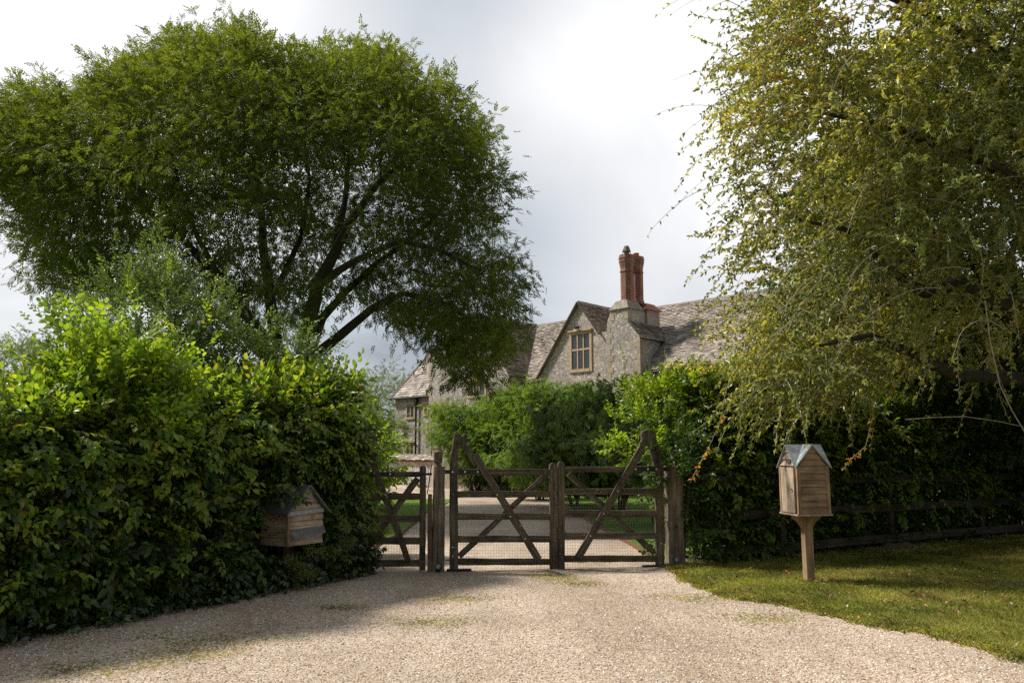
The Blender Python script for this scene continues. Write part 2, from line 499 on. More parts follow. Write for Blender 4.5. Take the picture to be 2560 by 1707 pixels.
M['L_hedge'] = leaf_mat('hornbeam hedge leaves', [(0.0, (0.022, 0.046, 0.010)), (0.5, (0.046, 0.090, 0.014)), (0.82, (0.085, 0.140, 0.019)), (0.98, (0.15, 0.21, 0.028)), (0.99, (0.26, 0.20, 0.04)), (1.0, (0.20, 0.11, 0.04))], 0.36, 0.42, 0.5, 0.25, 1.1)
M['L_young'] = leaf_mat('young yellow green leaves', [(0.0, (0.08, 0.16, 0.016)), (0.5, (0.17, 0.27, 0.025)), (0.94, (0.27, 0.34, 0.035)), (1.0, (0.34, 0.26, 0.03))], 0.5, 0.38, 0.5, 0.25, 1.6)
M['L_shrub'] = leaf_mat('narrow grey green leaves', [(0.0, (0.06, 0.11, 0.028)), (0.6, (0.12, 0.185, 0.05)), (1.0, (0.19, 0.25, 0.08))], 0.34, 0.40, 0.5, 0.2, 1.5)
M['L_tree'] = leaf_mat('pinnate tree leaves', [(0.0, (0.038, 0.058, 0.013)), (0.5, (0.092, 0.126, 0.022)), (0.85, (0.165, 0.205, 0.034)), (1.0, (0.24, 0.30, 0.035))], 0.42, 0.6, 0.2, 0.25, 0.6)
M['L_weep'] = leaf_mat('autumn tinted weeping leaves', [(0.0, (0.075, 0.105, 0.03)), (0.40, (0.165, 0.205, 0.05)), (0.72, (0.31, 0.32, 0.075)), (0.92, (0.52, 0.46, 0.10)), (0.96, (0.44, 0.25, 0.05)), (1.0, (0.30, 0.08, 0.03))], 0.40, 0.36, 0.6, 0.35, 0.8)
M['L_wist'] = leaf_mat('wisteria leaves', [(0.0, (0.04, 0.085, 0.012)), (0.6, (0.11, 0.19, 0.025)), (1.0, (0.20, 0.28, 0.045))], 0.46, 0.45, 0.4, 0.3, 0.7)
M['L_mid'] = leaf_mat('long soft green leaves', [(0.0, (0.055, 0.095, 0.028)), (0.6, (0.125, 0.19, 0.05)), (1.0, (0.20, 0.27, 0.08))], 0.38, 0.45, 0.4, 0.3, 0.7)
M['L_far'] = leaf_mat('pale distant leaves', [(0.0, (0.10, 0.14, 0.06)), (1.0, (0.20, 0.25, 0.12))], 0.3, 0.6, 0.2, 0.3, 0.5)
M['L_ivy'] = leaf_mat('dark evergreen leaves', [(0.0, (0.015, 0.035, 0.010)), (0.7, (0.04, 0.075, 0.018)), (1.0, (0.09, 0.14, 0.03))], 0.2, 0.28, 0.7, 0.3, 2)
M['L_berry'] = leaf_mat('orange berries and tinted leaves', [(0.0, (0.06, 0.11, 0.02)), (0.45, (0.14, 0.16, 0.03)), (0.75, (0.10, 0.11, 0.03)), (0.85, (0.36, 0.13, 0.03)), (1.0, (0.34, 0.05, 0.02))], 0.25, 0.4, 0.5)
M['L_tip'] = leaf_mat('orange tinted hanging leaves', [(0.0, (0.30, 0.27, 0.04)), (0.5, (0.45, 0.26, 0.04)), (1.0, (0.48, 0.11, 0.04))], 0.4, 0.4, 0.5)
M['grass'] = leaf_mat('grass blades', [(0.0, (0.10, 0.13, 0.018)), (0.45, (0.21, 0.23, 0.04)), (0.8, (0.34, 0.32, 0.08)), (1.0, (0.50, 0.42, 0.24))], 0.38, 0.5, 0.3, 0.55, 1.9)
M['lawnblade'] = leaf_mat('lawn blades', [(0.0, (0.09, 0.18, 0.018)), (1.0, (0.20, 0.30, 0.04))], 0.35, 0.5, 0.3, 0.2, 0.8)
M['litter'] = leaf_mat('dry fallen leaves', [(0.0, (0.10, 0.05, 0.025)), (0.5, (0.24, 0.13, 0.05)), (0.8, (0.38, 0.16, 0.05)), (1.0, (0.50, 0.42, 0.33))], 0.15, 0.6, 0.3)
M['pebble'] = leaf_mat('loose gravel stones', [(0.0, (0.15, 0.12, 0.10)), (0.22, (0.32, 0.20, 0.13)), (0.5, (0.44, 0.335, 0.225)), (0.8, (0.58, 0.49, 0.375)), (1.0, (0.76, 0.72, 0.66))], 0.0, 0.7, 0.3)


# ------------------------------------------------------------------ foliage machinery
def nrm(a):
    a = np.asarray(a, float)
    return a / np.maximum(np.linalg.norm(a, axis=-1, keepdims=True), 1e-9)


class Tpl:
    def __init__(s): s.v = []; s.t = []; s.m = []; s.id = []; s.k = 0

    def add(s, vs, ts, mat=0):
        n = len(s.v); s.v += vs; s.t += [(a + n, b + n, c + n) for a, b, c in ts]
        s.m += [mat] * len(ts); s.id += [s.k] * len(vs); s.k += 1

    def leaf(s, p, d, nr, L, w, fold=0.12, droop=0.15, simple=False):
        p = Vector(p); d = Vector(d).normalized(); nr = Vector(nr); nr = (nr - d * nr.dot(d)).normalized(); y = nr.cross(d)
        P = lambda a, b, c: tuple(p + d * (a * L) + y * (b * L) + nr * (c * L))
        if simple:
            s.add([P(0, 0, 0), P(.45, w / 2, fold * w), P(1, 0, -droop), P(.45, -w / 2, fold * w)], [(0, 2, 1), (0, 3, 2)])
        else:
            h = w / 2
            s.add([P(0, 0, 0), P(.27, h * .92, fold * w), P(.66, h * .86, fold * w - droop * .4), P(1, 0, -droop), P(.66, -h * .86, fold * w - droop * .4), P(.27, -h * .92, fold * w), P(.5, 0, -droop * .15)],
                  [(0, 6, 1), (1, 6, 2), (6, 3, 2), (0, 5, 6), (5, 4, 6), (6, 4, 3)])

    def twig(s, pts, r, mat=1):
        pts = [Vector(p) for p in pts]; vs = []; ts = []
        for i, p in enumerate(pts):
            t = (pts[min(i + 1, len(pts) - 1)] - pts[max(i - 1, 0)]).normalized()
            a = t.cross(Vector((0.1, 0.2, 1))).normalized(); b = t.cross(a)
            rr = r * (1 - 0.6 * i / max(1, len(pts) - 1))
            for k in range(3):
                w = 2.094 * k; vs.append(tuple(p + (a * math.cos(w) + b * math.sin(w)) * rr))
        for i in range(len(pts) - 1):
            for k in range(3):
                k2 = (k + 1) % 3; A, B, C, D = i * 3 + k, i * 3 + k2, (i + 1) * 3 + k2, (i + 1) * 3 + k
                ts += [(A, B, C), (A, C, D)]
        s.add(vs, ts, mat)

    def done(s):
        s.v = np.array(s.v, np.float32); s.t = np.array(s.t, np.int32); s.m = np.array(s.m, np.int32); s.id = np.array(s.id, np.int32)
        return s


def tpl_alt(n=8, L=.28, leaf=.075, w=.62, droop=.35, seed=0, ang=52, simple=False, twig=.0016, curve=-.12):
    """twig along +x with leaves left and right of it, lying near the xy plane"""
    R = random.Random(seed); t = Tpl()
    pt = lambda a: Vector((L * a, 0, curve * L * a * a))
    if twig: t.twig([pt(0), pt(.5), pt(1)], twig)
    for i in range(n):
        a = (i + 0.6) / n; sgn = 1 if i % 2 else -1
        th = math.radians(ang * (1 - .35 * a) + R.uniform(-14, 14)) * sgn
        if i == n - 1: th *= .2
        d = Vector((math.cos(th), math.sin(th), R.uniform(-.35, .15) - droop * .3))
        nr = Vector((R.uniform(-.35, .35), R.uniform(-.35, .35), 1))
        size = leaf * R.uniform(.72, 1.12) * (1 - .25 * abs(a - .45))
        t.leaf(pt(a), d, nr, size, w * R.uniform(.88, 1.1), R.uniform(.1, .3), droop * R.uniform(.4, 1.2), simple)
    return t.done()


def tpl_pinnate(n=11, L=.22, leaf=.055, w=.36, seed=0, droop=.3):
    R = random.Random(seed); t = Tpl()
    for i in range(n):
        a = .18 + .82 * (i // 2 * 2 + 1) / n; sgn = 1 if i % 2 else -1
        th = math.radians(62 * (1 - .3 * a)) * sgn + R.uniform(-.15, .15)
        if i == n - 1: th = 0; a = 1.0
        p = Vector((L * a, 0, -droop * L * a * a))
        d = Vector((math.cos(th), math.sin(th), R.uniform(-.5, .05)))
        t.leaf(p, d, Vector((R.uniform(-.3, .3), R.uniform(-.3, .3), 1)), leaf * R.uniform(.8, 1.15), w, .2, .1, True)
    return t.done()


def tpl_palm(n=5, leaf=.12, w=.3, seed=0):
    """long leaves hanging in a fan from one point"""
    R = random.Random(seed); t = Tpl()
    for i in range(n):
        th = math.radians(-70 + 140 * i / (n - 1)) + R.uniform(-.2, .2)
        d = Vector((math.cos(th), math.sin(th), R.uniform(-.9, -.2)))
        t.leaf((0.02 * math.cos(th), 0.02 * math.sin(th), 0), d, Vector((R.uniform(-.2, .2), R.uniform(-.2, .2), 1)), leaf * R.uniform(.75, 1.15), w, .15, .3, False)
    return t.done()


class Cloud:
    """gathers scattered templates into one mesh"""
    def __init__(s): s.V = []; s.T = []; s.Mi = []; s.R = []; s.n = 0

    def put(s, tpl, P, X, Z, S=1.0, rnd=None, mo=0):
        P = np.asarray(P, float); N = len(P)
        if N == 0: return
        X = nrm(X); Z = np.asarray(Z, float); Z = nrm(Z - X * (Z * X).sum(1, keepdims=True)); Y = np.cross(Z, X)
        S = np.broadcast_to(np.asarray(S, float), (N,))
        v = tpl.v
        W = P[:, None, :] + S[:, None, None] * (v[None, :, 0, None] * X[:, None, :] + v[None, :, 1, None] * Y[:, None, :] + v[None, :, 2, None] * Z[:, None, :])
        k = len(v)
        T = tpl.t[None] + (np.arange(N) * k)[:, None, None] + s.n
        r = RG.random((N, tpl.k))
        if rnd is not None: r = np.clip(.55 * r + .45 * np.asarray(rnd)[:, None] * 1.0, 0, 1)
        s.V.append(W.reshape(-1, 3).astype(np.float32)); s.T.append(T.reshape(-1, 3).astype(np.int32))
        s.Mi.append(np.tile(tpl.m + mo, N)); s.R.append(r[:, tpl.id].reshape(-1).astype(np.float32)); s.n += N * k

    def many(s, tpls, P, X, Z, S=1.0, rnd=None, mo=0):
        N = len(P); w = RG.integers(0, len(tpls), N); S = np.broadcast_to(np.asarray(S, float), (N,))
        for i, t in enumerate(tpls):
            q = w == i
            s.put(t, P[q], X[q], Z[q], S[q], None if rnd is None else np.asarray(rnd)[q], mo)

    def build(s, name, mats, parent=None):
        V = np.concatenate(s.V); T = np.concatenate(s.T); mi = np.concatenate(s.Mi); R = np.concatenate(s.R)
        me = bpy.data.meshes.new(name)
        me.vertices.add(len(V)); me.vertices.foreach_set('co', V.ravel())
        me.loops.add(len(T) * 3); me.loops.foreach_set('vertex_index', T.ravel())
        me.polygons.add(len(T)); me.polygons.foreach_set('loop_start', np.arange(0, len(T) * 3, 3, dtype=np.int32))
        me.polygons.foreach_set('loop_total', np.full(len(T), 3, np.int32))
        me.polygons.foreach_set('material_index', mi.astype(np.int32))
        at_ = me.attributes.new('rnd', 'FLOAT', 'POINT'); at_.data.foreach_set('value', R)
        me.update(calc_edges=True)
        return link(name, me, mats, parent)


def rand_dir(N, z=0.0, zs=1.0):
    d = RG.normal(size=(N, 3)); d[:, 2] = d[:, 2] * zs + z
    return nrm(d)


def inpoly(pts, poly):
    x, y = pts[:, 0], pts[:, 1]; c = np.zeros(len(pts), bool); n = len(poly)
    for i in range(n):
        x1, y1 = poly[i]; x2, y2 = poly[(i + 1) % n]
        hit = ((y1 > y) != (y2 > y)) & (x < (x2 - x1) * (y - y1) / ((y2 - y1) if y2 != y1 else 1e-9) + x1)
        c ^= hit
    return c


def polydist(pts, poly):
    d = np.full(len(pts), 1e9); n = len(poly)
    for i in range(n):
        a = np.array(poly[i], float); b = np.array(poly[(i + 1) % n], float); ab = b - a
        t = np.clip(((pts - a) @ ab) / (ab @ ab + 1e-9), 0, 1)
        d = np.minimum(d, np.linalg.norm(pts - (a + t[:, None] * ab), axis=1))
    return d


def at_np(u, v, y):
    dx = (u - 512) / FPX; dy = (341 - v) / FPX
    ry = math.cos(PITCH) - dy * math.sin(PITCH); rz = math.sin(PITCH) + dy * math.cos(PITCH); t = y / ry
    return np.stack([dx * t, y, CAM_H + rz * t], 1)


def vnoise(P, f, seed=0):
    """cheap smooth noise, about -1..1"""
    r = np.random.default_rng(seed); out = 0
    for k in range(5):
        d = r.normal(size=3); d /= np.linalg.norm(d)
        out = out + np.sin(P @ d * f * (0.8 + .5 * k) + r.uniform(0, 6.28))
    return out / 2.6


def grow(fork, limbs, attract, r0=.05, jitter=.12, lift=.25):
    """join every clump to the nearest limb node by a curved branch; returns tubes [(pts, radii)]"""
    nodes = []; rad = []; tubes = []
    for pts, rr in limbs:
        pts = [Vector(p) for p in pts]
        fine = []; fr = []
        for i in range(len(pts) - 1):
            m = max(2, int((pts[i + 1] - pts[i]).length / .35))
            for k in range(m):
                a = k / m; q = pts[i].lerp(pts[i + 1], a)
                fine.append(q + Vector((random.uniform(-1, 1), random.uniform(-1, 1), 0)) * .02); fr.append(rr[i] * (1 - a) + rr[i + 1] * a)
        fine.append(pts[-1]); fr.append(rr[-1])
        tubes.append((fine, fr)); nodes += [tuple(q) for q in fine]; rad += fr
    f = np.array(fork)
    order = np.argsort(np.linalg.norm(attract - f, axis=1))
    N = np.array(nodes); RR = np.array(rad)
    for i in order:
        a = attract[i]; d = np.linalg.norm(N - a, axis=1) + .25 * np.linalg.norm(N - f, axis=1)
        j = int(np.argmin(d)); s = Vector(N[j]); e = Vector(a); L = (e - s).length
        if L < .15: continue
        ctrl = s.lerp(e, .5) + Vector((0, 0, lift * L * random.uniform(.2, 1)))
        n = max(3, int(L / .35)); pts = []; rs = []
        ra = min(RR[j] * .75, .014 + r0 * .32 * L)
        for k in range(n + 1):
            t = k / n; q = s * (1 - t) ** 2 + ctrl * (2 * t * (1 - t)) + e * t * t
            if 0 < k < n: q = q + Vector((random.gauss(0, 1), random.gauss(0, 1), random.gauss(0, 1))) * jitter * .12 * min(L, 1.5)
            pts.append(q); rs.append(ra * (1 - t) + .006 * t)
        tubes.append((pts, rs))
        N = np.vstack([N, np.array([tuple(q) for q in pts[1:]])]); RR = np.append(RR, rs[1:])
    return tubes


def tubes_obj(name, tubes, mat, parent, sides=5):
    mb = MB()
    for pts, rs in tubes: mb.tube(pts, rs, sides if max(rs) < .06 else 9, cap=False)
    me = mb.mesh(name, smooth=True)
    return link(name, me, mat, parent)


# ================================================================== GROUND
def sheet(name, pts, z, mat, label=None, thick=0.0, kind='structure'):
    me = bpy.data.meshes.new(name)
    vs = [(p[0], p[1], z) for p in pts]; n = len(vs)
    if thick:
        vs += [(p[0], p[1], z - thick) for p in pts]
        fs = [tuple(range(n))] + [(i, n + i, n + (i + 1) % n, (i + 1) % n) for i in range(n)]
    else: fs = [tuple(range(n))]
    me.from_pydata(vs, [], fs); me.update()
    if me.polygons[0].normal.z < 0:
        me.flip_normals()
    o = link(name, me, mat)
    o['kind'] = kind
    if label: o['label'] = label
    return o


sheet('ground', [(-700, -300), (700, -300), (700, 1200), (-700, 1200)], -0.012, M['field'], 'rough grass ground reaching to the horizon')
verge_edge = [ground(*c6(x, y)) for x, y in ((815, 92), (850, 125), (940, 180), (1020, 210), (1100, 238), (1300, 268), (1480, 300), (1650, 342), (1800, 372), (1950, 392), (2100, 430), (2230, 470), (2352, 520))]
ve = []
for a_, b_ in zip(verge_edge[:-1], verge_edge[1:]):
    k_ = max(2, int((b_ - a_).length / .07))
    for i_ in range(k_):
        p_ = a_.lerp(b_, i_ / k_); w_ = .05 * math.sin(i_ * .9 + a_.x * 9) + random.gauss(0, .022)
        ve.append((p_.x + w_ * .5, p_.y + w_))
ve.append((verge_edge[-1].x, verge_edge[-1].y))
FL0 = (-5.6, 4.65); FL1 = (-2.0, 10.85)      # foot line of the left hedge
drive = [(-9, -6), (9, -6), (9, 3.2)] + [(p[0] + .25, p[1]) for p in ve[::-1]] + [(2.75, 11.6), (3.6, 14), (3.9, 22), (5.5, 33), (-3, 43), (-9.2, 41.5), (-6.0, 24), (-3.4, 14), (-3.0, 11)] + [(-3.4, 9.4), (-5.4, 6.0), (-7.5, 2.5)]
sheet('gravel_drive', drive, 0.0, M['gravel'], 'pale brown gravel drive running through the gates')
verge = ve + [(6, 2.6), (14, 2.0), (16, 19.5), (9.3, 15.9), (3.6, 12.3), (2.85, 11.5)]
verge_o = sheet('grass_verge', verge, 0.018, M['verge'], 'mossy grass verge right of the drive', 0.03)
sheet('hedge_bed', [(2.75, 11.35), (3.7, 12.05), (9.4, 15.35), (16, 19.2), (15.5, 21), (8.7, 17.0), (3.2, 13.8)], 0.030, M['soil'], 'bare shaded soil under the right hedge', .03)
sheet('border_soil', [(FL0[0] + .35, FL0[1] - .2), (-4.0, 7.75), (-2.55, 10.25), (-2.2, 10.9), (-3.4, 11.8), (-6.9, 6.0)], 0.006, M['soil'], 'dark soil strip under the left hedge')

lawn_r = [ground(*c1(x, y)) for x, y in ((1400, 600), (1480, 655), (1560, 715), (1640, 765), (1700, 800), (1830, 870), (1950, 940), (2010, 985))]
lr = [(p.x, p.y) for p in lawn_r]
LAWN_R = lr + [(3.2, 12.6), (9, 17), (14, 22), (8, 31), (1.9, 30.5), (1.3, 27)]
sheet('lawn', LAWN_R, 0.02, M['lawn'], 'mown green lawn right of the drive beyond the gates', .03)
lawn_l = [ground(*c1(x, y)) for x, y in ((530, 690), (470, 745), (420, 785), (370, 830), (300, 855), (230, 890), (160, 950), (110, 1000))]
ll = [(p.x, p.y) for p in lawn_l]
LAWN_L = ll + [(-3.2, 12.6), (-9, 13), (-16, 22), (-8.5, 27.5), (-1.9, 27)]
sheet('lawn', LAWN_L, 0.022, M['lawn'], 'mown green lawn left of the drive under the spreading tree', .03)


def edging(name, line, label):
    mb = MB()
    for a, b in zip(line[:-1], line[1:]):
        a = Vector((*a, 0)); b = Vector((*b, 0)); d = (b - a); L = d.length; d.normalize(); nn = Vector((-d.y, d.x, 0))
        mb.obox((a + b) / 2 + Vector((0, 0, .02)), d * (L / 2), nn * .012, Vector((0, 0, .035)))
    o = mb.build(name, M['rust']); tag(o, label, 'edging')


edging('lawn_edging', lr, 'rusty metal edging along the left edge of the right hand lawn')
edging('lawn_edging', ll, 'rusty metal edging along the lawn seen through the small gate')


def blades(name, poly, N, h, mat, label, z=0.02, w=.0045, kind='stuff', density=None):
    P = np.array(poly); lo, hi = P.min(0), P.max(0)
    q = lo + RG.random((N * 3, 2)) * (hi - lo)
    q = q[inpoly(q, poly)]
    if density is not None: q = q[RG.random(len(q)) < density(q)]
    q = q[:N]; n = len(q)
    t = Tpl()
    for k in range(3):
        a = k * 2.1; c, s_ = math.cos(a), math.sin(a); b = .35 + .2 * k
        ox, oy = .3 * math.cos(a * 1.7), .3 * math.sin(a * 1.7)
        t.add([(ox - s_ * .08, oy + c * .08, 0), (ox + s_ * .08, oy - c * .08, 0), (ox + c * b * .5, oy + s_ * b * .5, .62), (ox + c * b * 1.2, oy + s_ * b * 1.2, 1.0)],
              [(0, 1, 2), (0, 2, 2 + 1)] if False else [(0, 1, 2), (1, 3, 2)])
    t.done()
    cl = Cloud()
    X = rand_dir(n, 0, .05); Z = np.zeros((n, 3)); Z[:, 2] = 1; Z += RG.normal(size=(n, 3)) * .15
    S = h * RG.uniform(.5, 1.3, n)
    p3 = np.c_[q, np.full(n, z - .003)]
    cl.put(t, p3, X, Z, S, rnd=np.clip(.5 + .5 * vnoise(p3, 2.2, 5), 0, 1))
    o = cl.build(name, mat); tag(o, label, None, None, kind)
    return o


def near_only(q): return np.clip(1.25 - (q[:, 1] - 7) / 14, .12, 1)


blades('verge_grass', ve + [(6, 3.2), (9, 3.2), (12.5, 17), (9.3, 15.6), (3.7, 12.2), (2.85, 11.45)], 66000, .042, M['grass'], 'short rough grass of the verge around the postbox', density=near_only)
blades('lawn_grass', LAWN_R, 26000, .035, M['lawnblade'], 'short lawn grass beyond the right hand gate', .021)
blades('lawn_grass', LAWN_L, 20000, .035, M['lawnblade'], 'short lawn grass beyond the small gate', .023)
# ragged fringe of grass creeping over the gravel edge
q_ = np.array(ve); k_ = RG.integers(0, len(q_) - 1, 5200); fr = q_[k_] + RG.normal(size=(5200, 2)) * .05 + np.c_[-np.abs(RG.normal(0, .05, 5200)), -np.abs(RG.normal(0, .07, 5200))] * (vnoise(np.c_[q_[k_], q_[k_][:, 0] * 0], 3.2, 8) > -.1)[:, None]
t = Tpl()
for k in range(4):
    a = k * 1.57; t.add([(-.08 * math.sin(a), .08 * math.cos(a), 0), (.08 * math.sin(a), -.08 * math.cos(a), 0), (.35 * math.cos(a), .35 * math.sin(a), .6), (.9 * math.cos(a), .9 * math.sin(a), .8)], [(0, 1, 2), (1, 3, 2)])
t.done(); cl = Cloud(); cl.put(t, np.c_[fr, np.full(len(fr), 0.0)], rand_dir(len(fr), 0, .05), np.tile([0, 0, 1.], (len(fr), 1)) + RG.normal(size=(len(fr), 3)) * .2, RG.uniform(.02, .05, len(fr)))
tag(cl.build('edge_grass', M['grass']), 'ragged tufts of grass creeping over the gravel edge', None, None, 'stuff')
# sparse weed patches growing in the gravel
wp = []
for (u, v, r) in ((215, 640, .42), (180, 655, .3), (310, 577, .1), (452, 598, .28), (560, 578, .22), (548, 574, .18), (580, 583, .2), (430, 622, .28), (480, 560, .1), (340, 607, .15), (590, 560, .3), (90, 668, .3), (700, 597, .3), (760, 618, .3)):
    c = ground(u, v); k = int(520 * r / .3)
    a = RG.random(k) * 6.28; rr = r * np.sqrt(RG.random(k)) * (1 + .4 * np.sin(a * 3))
    wp.append(np.c_[c.x + np.cos(a) * rr * 1.5 + RG.normal(0, .06, k), c.y + np.sin(a) * rr * .8 + RG.normal(0, .08, k), np.full(k, 0.0)])
wp = np.concatenate(wp); t = Tpl()
for k in range(4):
    a = k * 1.57; t.add([(0, 0, 0), (.25 * math.cos(a + .3), .25 * math.sin(a + .3), .3), (.9 * math.cos(a), .9 * math.sin(a), .5), (.25 * math.cos(a - .3), .25 * math.sin(a - .3), .3)], [(0, 1, 2), (0, 2, 3)])
t.done(); cl = Cloud(); n = len(wp)
cl.put(t, wp, rand_dir(n, 0, .05), np.tile([0, 0, 1.], (n, 1)) + RG.normal(size=(n, 3)) * .1, RG.uniform(.010, .022, n))
tag(cl.build('gravel_weeds', M['grass']), 'thin weeds and moss growing through the gravel', None, None, 'stuff')

# loose stones on the gravel surface
n = 105000
yy = 3.9 + 6.6 * RG.random(n) ** 1.5; xx = (RG.random(n) * 2 - 1) * (.68 * yy + .3)
q = np.c_[xx, yy]
keep = inpoly(q, [p for p in drive[:2]] + [(9, 3.2)] + ve[::-1] + [(2.3, 11.4), (-2.0, 10.9), (-4.0, 7.4), (-5.4, 5.0), (-9, -2)])
q = q[keep]; n = len(q)
t = Tpl(); vs = [(math.cos(a) * r, math.sin(a) * r, z) for (r, z, a0) in ((1, .05, 0), (.62, .62, .5)) for a in [a0 + 1.2566 * i for i in range(5)]] + [(0, 0, .78)]
ts = []
for i in range(5):
    j = (i + 1) % 5; ts += [(i, j, 5 + i), (j, 5 + j, 5 + i), (5 + i, 5 + j, 10)]
t.add(vs, ts); t.done(); cl = Cloud()
cl.put(t, np.c_[q, np.full(n, -.001)], rand_dir(n, 0, .1), np.tile([0, 0, 1.], (n, 1)) + RG.normal(size=(n, 3)) * .3, RG.uniform(.004, .0095, n) * (1 + .35 * (RG.random(n) > .93)))
tag(cl.build('loose_gravel', M['pebble']), 'loose angular stones lying over the gravel drive', None, None, 'stuff')


def litter(name, pts, size, label, mat='litter', z=.03):
    n = len(pts); cl = Cloud(); t = Tpl(); t.leaf((0, 0, 0), (1, 0, 0), (0, 0, 1), 1, .6, .5, .25); t.done()
    Z = rand_dir(n, 2.2)
    cl.put(t, np.c_[pts, z + RG.random(n) * .01], rand_dir(n, 0, .2), Z, size * RG.uniform(.6, 1.3, n))
    tag(cl.build(name, M[mat]), label, None, None, 'stuff')


q = np.c_[RG.uniform(2.6, 9.5, 3600), RG.uniform(5.2, 15.5, 3600)]
q = q[inpoly(q, verge)]; q = q[RG.random(len(q)) < np.clip(.22 + .55 * (vnoise(np.c_[q, q[:, 0] * 0], 1.5, 9) > .2) + .10 * (q[:, 1] - 8), .1, .9)]
litter('fallen_leaves', q, .042, 'dry brown and orange leaves strewn over the verge grass', z=.045)
e = np.array(ve); k = RG.integers(0, len(e) - 1, 240); a = RG.random(240)[:, None]
q = e[k] * (1 - a) + e[k + 1] * a + RG.normal(size=(240, 2)) * .14
litter('fallen_leaves', q, .035, 'brown leaves gathered along the gravel edge of the verge', z=.02)
s_ = RG.random(240); q = np.c_[FL0[0] + (FL1[0] - FL0[0]) * s_, FL0[1] + (FL1[1] - FL0[1]) * s_] + np.c_[.863 * np.ones(240), -.505 * np.ones(240)] * RG.uniform(-.1, .45, (240, 1))
litter('fallen_leaves', q, .035, 'brown leaves on the gravel at the foot of the left hedge', z=.012)

# ================================================================== HOUSE  (u along the front, v back, z up)
HA = Vector((3.4229, 40.0, 0)); HU = Vector((math.sqrt(.5), -math.sqrt(.5), 0)); HV = Vector((math.sqrt(.5), math.sqrt(.5), 0))
def H(u, v, z): return HA + HU * u + HV * v + Vector((0, 0, z))
def on_v(px, v):
    r = ray(*px); d = Vector((r.x, r.y, 0)); t = (v + HA.dot(HV)) / d.dot(HV)
    return ((d * t - HA).dot(HU), CAM_H + r.z * t)


house = empty('manor_house', (HA.x, HA.y, 0), 0, 'old flint manor house with stone slate roofs and twin brick chimney behind the gates', 'house')


def hprism(name, poly_uz, v0, v1, mat, parent=house):
    mb = MB(); mb.prism([H(u, v0, z) for u, z in poly_uz], HV * (v1 - v0)); return mb.build(name, mat, parent)


def hbox(mb, u0, u1, v0, v1, z0, z1, mat=0):
    mb.box8([H(u0, v0, z0), H(u1, v0, z0), H(u1, v1, z0), H(u0, v1, z0), H(u0, v0, z1), H(u1, v0, z1), H(u1, v1, z1), H(u0, v1, z1)], mat)


RZ = 9.08
# walls
w = hprism('wall', [(-2.85, 0), (2.0, 0), (2.0, 7.42), (1.27, 7.42), (0, RZ - .06), (-2.65, 5.62), (-2.85, 5.3)], 0, 4.0, M['flint'])
w['label'] = 'flint gable wall with the tall six light window'
w = hprism('wall', [(-10.6, 0), (-3.98, 0), (-3.98, 5.62), (-6.7, RZ - .06), (-8.2, 8.3), (-10.45, 7.55), (-10.6, 6.9)], -1.1, 8, M['flint'])
w['label'] = 'wide flint gable wall half hidden by the tree'
w = hprism('wall', [(-14.5, 0), (-10.62, 0), (-10.62, 4.95), (-14.5, 4.95)], -.6, 6.5, M['flint']); w['label'] = 'low flint wing wall at the left end of the house'
mb = MB(); mb.prism([H(-14.5, -.6, 4.95), H(-14.5, 6.5, 4.95), H(-14.5, 2.95, 8.5)], HU * 3.8); mb.build('wall', M['flint'], house)
mb = MB(); mb.prism([H(-3.98, .12, 0), H(-3.98, 7.9, 0), H(-3.98, 7.9, 5.3), H(-3.98, 4, RZ - .1), H(-3.98, .12, 5.3)], HU * 22)
w = mb.build('wall', M['flint'], house); w['label'] = 'long flint main range running right of the chimney'


